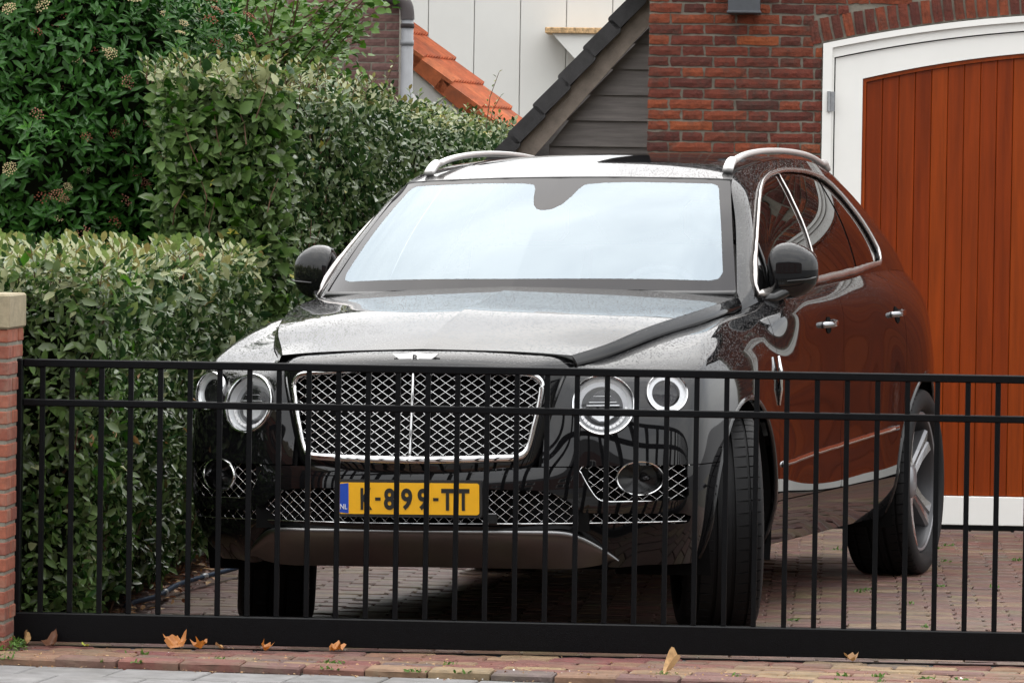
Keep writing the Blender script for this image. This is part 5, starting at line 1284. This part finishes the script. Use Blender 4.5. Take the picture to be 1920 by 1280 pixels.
# rounded near corner and top
near = np.clip((ya+.30-P[:, 1])/.30, 0, 1); P[:, 0] -= np.where(O[:, 0] > .5, near**2*.16, 0); cr_ = np.clip((P[:, 0]-(X1-.28))/.28, 0, 1); P[:, 1] += np.where(O[:, 1] < -.5, cr_**2*.22, 0)
cl = np.clip((P[:, 2]-(zT-.26))/.26, 0, 1); P[:, 0] -= np.where(O[:, 0] > .5, cl**2*.12, 0); P[:, 1] += np.where(O[:, 1] < -.5, cl**2*.12, 0)
P[:, 0] += np.where(O[:, 0] > .5, .04*np.sin(P[:, 1]*.8)+.02*np.sin(P[:, 1]*2.1+P[:, 2]*3), 0)
D = np.cross(O, rnd(nB))*.9+O*.5+rnd(nB, .35)+np.array([0, 0, .1]); Nn = O*.6+np.array([0, 0, .8])+rnd(nB, .58)
L = np.clip(.043*np.exp(RNG.normal(size=nB)*.26), .022, .07); Wd = L*RNG.uniform(.44, .60, nB)
fr_ = O[:, 1] < -.5
mi = np.where(fr_, np.where(RNG.random(nB) < .8, 3, 0), 0); mi = np.where((P[:, 2] > zT-.10) & (RNG.random(nB) < .45), 1, mi); mi = np.where(RNG.random(nB) < .003, 2, mi)  # end face mostly takes the leaf colour brightened as if lit through
L = np.where(fr_, L*1.25, L); Wd = np.where(fr_, Wd*1.5, Wd)
pts = [(random.uniform(X1-.7, X1+.02), random.choice((random.uniform(ya, ya+4), random.uniform(ya, yb))), zT-.05) for _ in range(420)]
Ps, Ds, Ns = shoots(th_, pts, .12, None, 8, .05, .02); ns = len(Ps); Ls = RNG.uniform(.030, .050, ns)
P, D, Nn, L, Wd, mi = np.concatenate([P, Ps]), np.concatenate([D, Ds]), np.concatenate([Nn, Ns]), np.concatenate([L, Ls]), np.concatenate([Wd, Ls*.46]), np.concatenate([mi, np.where(RNG.random(ns) < .7, 1, 0)])
surf_ok = np.where((P[:, 0] > X1-.02) | (P[:, 1] < ya+.02) | (P[:, 2] > zT-.02), 1.0, .1)*np.where(P[:, 2] > 1.35, 1, .2)*np.where(P[:, 1] < 11, 1, .3)
foliage(th_, P, D, Nn, L, Wd, mi, ['leaf_hedge', 'leaf_young', 'leaf_yellow', 'leaf_backlit'], seen(P, Nn, L)*surf_ok, 300)
mb = MB()
for _ in range(110):
    on_end = random.random() < .10; y = ya+random.uniform(-.02, .03) if on_end else random.uniform(ya, ya+9); a = Vector((random.uniform(X1-.5, X1-.1) if on_end else X1-.05+random.uniform(-.04, .03), y, random.uniform(1.2, zT-.15))); b = a+Vector((random.gauss(0, .05), random.gauss(0, .03), random.uniform(.10, .22))); mb.tube([a, (a+b)/2+Vector((random.gauss(0, .01), random.gauss(0, .01), 0)), b], [.0032, .0026, .0015], 5, cap=False)
tag(mb.obj('twigs', 'twig', th_, fix=False), kind='stuff')
for (x, y, h) in ((X1-.30, 13.0, .30), (X1+.02, 17.5, .34), (X1-.1, 19.5, .22), (X1-.25, 16.0, .12), (X1-.45, 8.2, .16)):
    mb = MB(); mb.tube([(x, y, zT-.1), (x+.03, y, zT+h*.5), (x+.09, y, zT+h)], [.004, .003, .002], 5); sp_ = mb.obj('stray_shoot', 'twig', th_, fix=False)
    PP = []; DD = []; NN = []
    for k in range(9):
        u = .2+.8*k/8; t_h = k*2.3; PP.append((x+.09*u*u, y, zT+h*u)); DD.append((math.cos(t_h), math.sin(t_h), .8)); NN.append((-math.cos(t_h), -math.sin(t_h), .8))
    V, T = leaves(np.array(PP), np.array(DD), np.array(NN), np.full(9, .035), np.full(9, .014)); link('shoot_leaves', trimesh('shoot_leaves', V, T, 'leaf_young', True), sp_)
# ---- flowering evergreen bush: rosettes of pointed leaves with flat flower heads
vb = site('flowering_bush'); tag(vb, 'large dark evergreen bush with pinkish cream flower heads at upper left', 'bush')
C0 = np.array([-2.72, 6.25, 1.55]); RR = np.array([1.02, .85, 1.50])
mb = MB(); nu = 24
Vc = []; Fc = []
for i in range(13):
    la = -math.pi/2+math.pi*i/12
    for j in range(nu): lo = 2*math.pi*j/nu; Vc.append((C0[0]+RR[0]*.80*math.cos(la)*math.cos(lo), C0[1]+RR[1]*.80*math.cos(la)*math.sin(lo), max(.02, C0[2]+RR[2]*.84*math.sin(la))))
Fc = [(i*nu+j, i*nu+(j+1) % nu, (i+1)*nu+(j+1) % nu, (i+1)*nu+j) for i in range(12) for j in range(nu)]
MB().add(Vc, Fc).obj('dark_core', 'hedge_core', vb)  # dark solid ellipsoid, painted as the shaded depth of the bush
nR = 1500; d = rnd(nR*3); d /= np.linalg.norm(d, axis=1)[:, None]; d = d[(d[:, 1] < .35) & (d[:, 2] > -.75)][:nR]; nR = len(d)
lump = 1+.10*np.sin(d[:, 0]*7+d[:, 2]*5)+.08*np.sin(d[:, 2]*11-d[:, 0]*6+1)+RNG.normal(size=nR)*.05-np.abs(RNG.normal(size=nR))*.06
Rc = C0+d*RR*lump[:, None]; on = d/RR; on /= np.linalg.norm(on, axis=1)[:, None]
ax = on*.75+np.array([0, 0, .75])+rnd(nR, .28); ax /= np.linalg.norm(ax, axis=1)[:, None]
PP, DD, NN, LL, MI = [], [], [], [], []
for i in range(nR):
    a = Vector(ax[i]); t1 = a.orthogonal().normalized(); t2 = a.cross(t1); tip = random.random() < .16; nl = random.choice((6, 7, 8, 9))
    for k in range(nl):
        th = k*2.4; tier = k/nl; out_ = (t1*math.cos(th)+t2*math.sin(th)); dd = out_*(1.0-.45*tier)+a*(.15+.9*tier); base = Vector(Rc[i])+a*(.05*(tier-.7))
        PP.append(base[:]); DD.append(dd[:]); NN.append((a*1.0-out_*.4)[:]); LL.append(random.uniform(.048, .082)*(1-.25*tier)); MI.append(1 if tip and tier > .35 else 0)
P, D, Nn, L, mi = np.array(PP), np.array(DD), np.array(NN), np.array(LL), np.array(MI); Wd = L*.36
inner = RNG.random(len(P)) < 0
vis_ = np.where((P[:, 0] > -3.1) & (P[:, 2] > 1.3) & (P[:, 2] < 2.6) & (P[:, 1] < 6.3), 1, .1)
foliage(vb, P, D, Nn, L, Wd, mi, ['leaf_bush', 'leaf_bush_tip'], seen(P, Nn, L)*vis_, 300)
# deeper filler leaves
d = rnd(26000); d /= np.linalg.norm(d, axis=1)[:, None]; d = d[(d[:, 1] < .3) & (d[:, 2] > -.7)]; nF = len(d); P = C0+d*RR*(.86+.13*RNG.random(nF))[:, None]; L = RNG.uniform(.05, .08, nF)
V, T = leaves(P, rnd(nF)+np.array([0, 0, -.3]), d+rnd(nF, .5), L, L*.36); tag(link('inner_leaves', trimesh('inner_leaves', V, T, 'leaf_bush', True), vb), kind='stuff')
cand = [i for i in range(nR) if d is not None and Rc[i][0] > -3.15 and Rc[i][1] < 6.35 and 1.35 < Rc[i][2] < 2.75]
random.shuffle(cand)
def flower_mesh(name, mat, seed, n=38):
    rg = random.Random(seed); V = []; F = []
    for k in range(n):
        r_ = math.sqrt((k+.5)/n)*.030; th = k*2.4; c = (r_*math.cos(th), r_*math.sin(th), .012-r_*r_*9+rg.uniform(-.003, .003)); e = rg.uniform(.0028, .0045); b = len(V)
        V += [(c[0]+e, c[1], c[2]), (c[0], c[1]+e, c[2]), (c[0]-e, c[1], c[2]), (c[0], c[1]-e, c[2]), (c[0], c[1], c[2]+e), (c[0], c[1], c[2]-e)]
        F += [(b, b+1, b+4), (b+1, b+2, b+4), (b+2, b+3, b+4), (b+3, b, b+4), (b+1, b, b+5), (b+2, b+1, b+5), (b+3, b+2, b+5), (b, b+3, b+5)]
    return mesh(name, V, F, mat)
FM = [flower_mesh('flower_head', 'flower_cream', 1), flower_mesh('flower_head', 'flower_cream', 2, 30), flower_mesh('flower_head', 'flower_pink', 3, 26), flower_mesh('flower_head', 'flower_pink', 4, 20), flower_mesh('flower_head', 'bud_red', 5, 18)]
for i in cand[:130]:
    a = Vector(ax[i]); q = a.to_track_quat('Z', 'Y'); sc = random.uniform(.75, 1.35)
    o = link('flower_head', random.choice(FM), vb, Vector(Rc[i])+a*.060, q.to_euler(), (sc, sc, sc))
# ---- loose round-leaved shrub leaning over the tall hedge
rs = site('leafy_shrub'); tag(rs, 'loose round-leaved shrub rising over the tall hedge before the brown house', 'shrub')
mb = MB(); PP, DD, NN, LL = [], [], [], []
root_ = Vector((-2.10, 9.3, 0))
mb.tube([root_, root_+Vector((.05, 0, 1.2)), root_+Vector((.12, -.05, 2.0))], [.035, .028, .02], 8)
for k in range(62):
    st0 = root_+Vector((random.uniform(-.15, .25), random.uniform(-.2, .1), random.uniform(1.6, 2.1))); tgt = Vector((random.uniform(-2.45, -1.22), random.uniform(8.6, 9.9), random.uniform(2.25, 3.05)))
    if tgt.x > -1.5: tgt.z = random.uniform(2.42, 2.95)
    md = (st0+tgt)/2+Vector((random.gauss(0, .06), random.gauss(0, .06), .10)); pts = curve([st0[:], md[:], tgt[:]], 14); mb.tube(pts.tolist(), list(np.linspace(.008, .0025, 14)), 5, cap=False)
    for j in range(4, 14):
        for q in range(5):
            p = Vector(pts[j])+Vector((random.gauss(0, .035), random.gauss(0, .035), random.gauss(0, .03))); th = random.random()*6.28
            PP.append(p[:]); DD.append((math.cos(th), math.sin(th), random.uniform(-.6, .3))); NN.append((random.gauss(0, .5), -.5+random.gauss(0, .5), .8)); LL.append(random.uniform(.040, .068))
mb.obj('branches', 'twig', rs, fix=False)
P, D, Nn, L = np.array(PP), np.array(DD), np.array(NN), np.array(LL); Wd = L*.72
foliage(rs, P, D, Nn, L, Wd, np.zeros(len(P), int), ['leaf_round'], seen(P, Nn, L), 300)
# dark shrub mass behind, filling the gap towards the house wall
bk = site('background_shrub'); tag(bk, 'dark green shrub mass behind the flowering bush and hedge', 'shrub')
nK = 9000; d = rnd(nK); d /= np.linalg.norm(d, axis=1)[:, None]
cK = np.array([(-2.95, 13.0, 1.6), (-2.45, 12.0, 1.35)])[RNG.integers(0, 2, nK)]
P = cK+d*np.array([1.0, .6, 1.55])*(.82+.2*RNG.random(nK))[:, None]; P = P[P[:, 2] > .1]; nK = len(P); L = RNG.uniform(.05, .085, nK)
V, T = leaves(P, rnd(nK), rnd(nK, .6)+np.array([0, -.3, .8]), L, L*.6); tag(link('foliage', trimesh('foliage', V, T, 'leaf_round', True), bk), kind='stuff')
mb = MB()
for c_ in ((-2.95, 13.0), (-2.45, 12.0)): mb.tube([(c_[0], c_[1], 0), (c_[0]+.03, c_[1], 1.2), (c_[0], c_[1], 2.4)], [.04, .03, .012], 7)
mb.obj('stems', 'twig', bk)

# ================================================================== SMALL THINGS ON THE GROUND
hs = site('garden_hose'); tag(hs, 'blue-grey garden hose lying along the foot of the hedge', 'hose')
HP = curve([(-1.560, 1.62, .012), (-1.552, 1.78, .014), (-1.515, 1.98, .016), (-1.500, 2.25, .016), (-1.500, 2.65, .017), (-1.452, 3.1, .017), (-1.400, 3.5, .016), (-1.345, 4.0, .015), (-1.30, 4.7, .014)], 60)
MB().tube(HP.tolist(), .0105, 8).obj('tube', 'hose_blue', hs, True)
for i in (14, 30): MB().tube([HP[i].tolist(), HP[i+1].tolist()], .0145, 10).obj('coupling', 'galvanised', hs, True)
def lobed(n_lobes, L):
    pts = [(0, 0)]
    out_ = []
    for k in range(n_lobes):
        a = R(-115+230*k/(n_lobes-1)); r_ = L*(1-.28*abs(k-(n_lobes-1)/2)/((n_lobes-1)/2))*random.uniform(.72, 1.12); a += R(random.uniform(-9, 9))
        for da, f in ((-17, .70), (-7, .86), (0, 1.0), (6, .87), (15, .72)): out_.append((r_*f*math.sin(a+R(da)), r_*f*math.cos(a+R(da))))
        if k < n_lobes-1: a2 = a+R(115/(n_lobes-1)); out_.append((r_*.58*math.sin(a2), r_*.58*math.cos(a2)))
    return out_
def fallen(x, y, size, mat, label, rz, curl, lobes=5, tilt=(0, 0), z=.008):
    root = empty('fallen_leaf', S2W(x, y, z), rz); tag(root, label, 'leaf', 'fallen leaves by the gate'); o_ = lobed(lobes, size) if lobes else [(size*.42*math.sin(t)*(1-.15*math.cos(t)), size*.5-size*.5*math.cos(t)) for t in np.linspace(.0, 2*math.pi, 22)[:-1]]
    cx_, cy_ = (0, 0) if lobes else (0, size*.45)
    V = []; F = []; rings = 4; n = len(o_)
    for q in range(1, rings+1):
        for (a, b) in o_:
            u = q/rings; X, Y = cx_+(a-cx_)*u, cy_+(b-cy_)*u; rr = math.hypot(X, Y)
            Z = curl*(X*X/size*3.2+ .55*Y*Y/size)+.16*size*math.sin(5*math.atan2(X, Y+1e-6)+1+size*40)*u*u+.10*size*math.sin(X/size*9+size*90)*math.cos(Y/size*7); V.append((X, Y, Z))
    V.append((cx_, cy_, 0)); c = len(V)-1
    F = [(c, i, (i+1) % n) for i in range(n)]+[((q)*n+i, (q+1)*n+i, (q+1)*n+(i+1) % n, q*n+(i+1) % n) for q in range(rings-1) for i in range(n)]
    mz = min(v[2] for v in V)
    rx, ry = tilt; Mt = Matrix.Rotation(rx, 3, 'X') @ Matrix.Rotation(ry, 3, 'Y'); V = [Mt @ Vector(v) for v in V]; mz = min(v.z for v in V); V = [(v.x, v.y, v.z-mz+.001) for v in V]
    link('blade', mesh('blade', V, F, mat, True), root)
    e = Mt @ Vector((0, 0, 0)); MB().tube([(e.x, e.y, e.z-mz+.002), (e.x+size*.1, e.y-size*.35, .004), (e.x+size*.2, e.y-size*.7, .003)], size*.016, 5).obj('stalk', 'twig', root)
fallen(-1.668, -.060, .042, 'leaf_tan', 'pale tan curled leaf against the gate foot, nearest the brick pillar', R(70), .9, 0, (R(55), 0))
fallen(-1.580, -.062, .046, 'leaf_brown', 'dark reddish brown curled leaf at the gate foot, second from the pillar', R(-20), .8, 3, (R(50), R(10)))
fallen(-1.135, -.110, .068, 'leaf_autumn', 'large bright orange lobed leaf lying before the gate beam', R(10), .35, 5, (R(30), R(-8)), .012)
fallen(-1.055, -.110, .040, 'leaf_autumn', 'small orange leaf touching the right side of the large orange leaf', R(-60), .8, 3, (R(22), 0), .012)
fallen(-.832, -.125, .040, 'leaf_autumn', 'crumpled orange leaf below the gate, left of the flat yellow-orange one', R(25), 1.0, 3, (R(24), R(12)), .010)
fallen(-.590, -.105, .056, 'leaf_autumn', 'flat yellow-orange leaf lying under the gate below the number plate', R(-80), .25, 5, (R(12), 0), .010)
fallen(.565, -.690, .060, 'leaf_tan', 'pale tan folded leaf on the front brick course near the pavement', R(-60), 1.3, 0, (R(8), R(12)), .012)
fallen(1.190, -.060, .034, 'leaf_dead', 'small tan leaf on the gate track at the right', R(80), .6, 3, (R(20), 0), .010)
fallen(-1.445, -.110, .030, 'leaf_yellow', 'tiny yellow-green leaf on the bricks left of the large orange leaf', R(40), .3, 0, (0, 0), .010)
fallen(-.975, -.100, .032, 'leaf_dead', 'tiny brown leaf right under the gate beside the large orange leaf', R(100), .6, 0, (R(10), 0), .010)

# leaf litter along the hedge foot and crumbs of leaf, grit and moss on the strip: too many and too small to count
lit = site('leaf_litter'); tag(lit, 'brown leaf litter along the foot of the low hedge', 'litter', kind='stuff')
nL = 420; P = np.stack([RNG.normal(-1.56, .07, nL), RNG.uniform(.25, 4.6, nL), RNG.uniform(.004, .022, nL)], 1)
L = RNG.uniform(.020, .045, nL); V, T = leaves(P, rnd(nL)*np.array([1, 1, .15]), rnd(nL, .35)+np.array([0, 0, 1]), L, L*.6)
tag(link('litter', trimesh('litter', V, T, None, True, ['leaf_dead', 'leaf_brown', 'leaf_tan'], np.repeat(RNG.choice([0, 1, 1, 1, 2], nL), len(LF))), lit), kind='stuff')
crm = site('grit'); tag(crm, 'scattered crumbs of leaf and grit on the brick strip', 'grit', kind='stuff')
nC = 900; u = RNG.uniform(-.4, 3.8, nC); v = np.abs(RNG.normal(0, .25, nC))-.06
PC = np.array([edge(a, b) for a, b in zip(u, v)]); P = np.stack([PC[:, 0], PC[:, 1], np.where(v < 0, -.014, .009)], 1); P = P[P[:, 1] < -.01]; nC = len(P)
L = RNG.uniform(.004, .013, nC); V, T = leaves(P, rnd(nC)*np.array([1, 1, .2]), rnd(nC, .4)+np.array([0, 0, 1]), L, L*.7)
tag(link('crumbs', trimesh('crumbs', V, T, None, True, ['leaf_dead', 'leaf_tan', 'white_mark', 'leaf_brown'], np.repeat(RNG.choice([0, 1, 1, 3, 3, 2], nC, p=[.3, .2, .15, .2, .12, .03]), len(LF))), crm), kind='stuff')
mos = site('moss'); tag(mos, 'small green weeds and moss in the brick joints', 'weeds', kind='stuff')
PP = []
for _ in range(46):
    if random.random() < .55: x, y = edge(random.uniform(-.3, 3.6), random.choice((.0, .1025, .205, .3075))+random.uniform(-.006, .006)); z = .002
    else: x, y, z = random.uniform(.8, 2.3), random.uniform(.15, 6.5), .004
    if y > -.02 and y < .1: continue
    for k in range(random.randint(8, 22)): PP.append((x+random.gauss(0, .014), y+random.gauss(0, .008), z+(dz(x, y) if y > .1 else 0)))
for k in range(160): PP.append((random.uniform(-1.74, -1.66), random.uniform(-.26, -.05), random.uniform(.0, .03)))
P = np.array(PP); n_ = len(P); L = RNG.uniform(.010, .024, n_); V, T = leaves(P, rnd(n_)*np.array([1, 1, .3])+np.array([0, 0, .7]), rnd(n_, .5)+np.array([0, -.4, .7]), L, L*.4)
tag(link('tufts', trimesh('tufts', V, T, 'leaf_round', True), mos), kind='stuff')
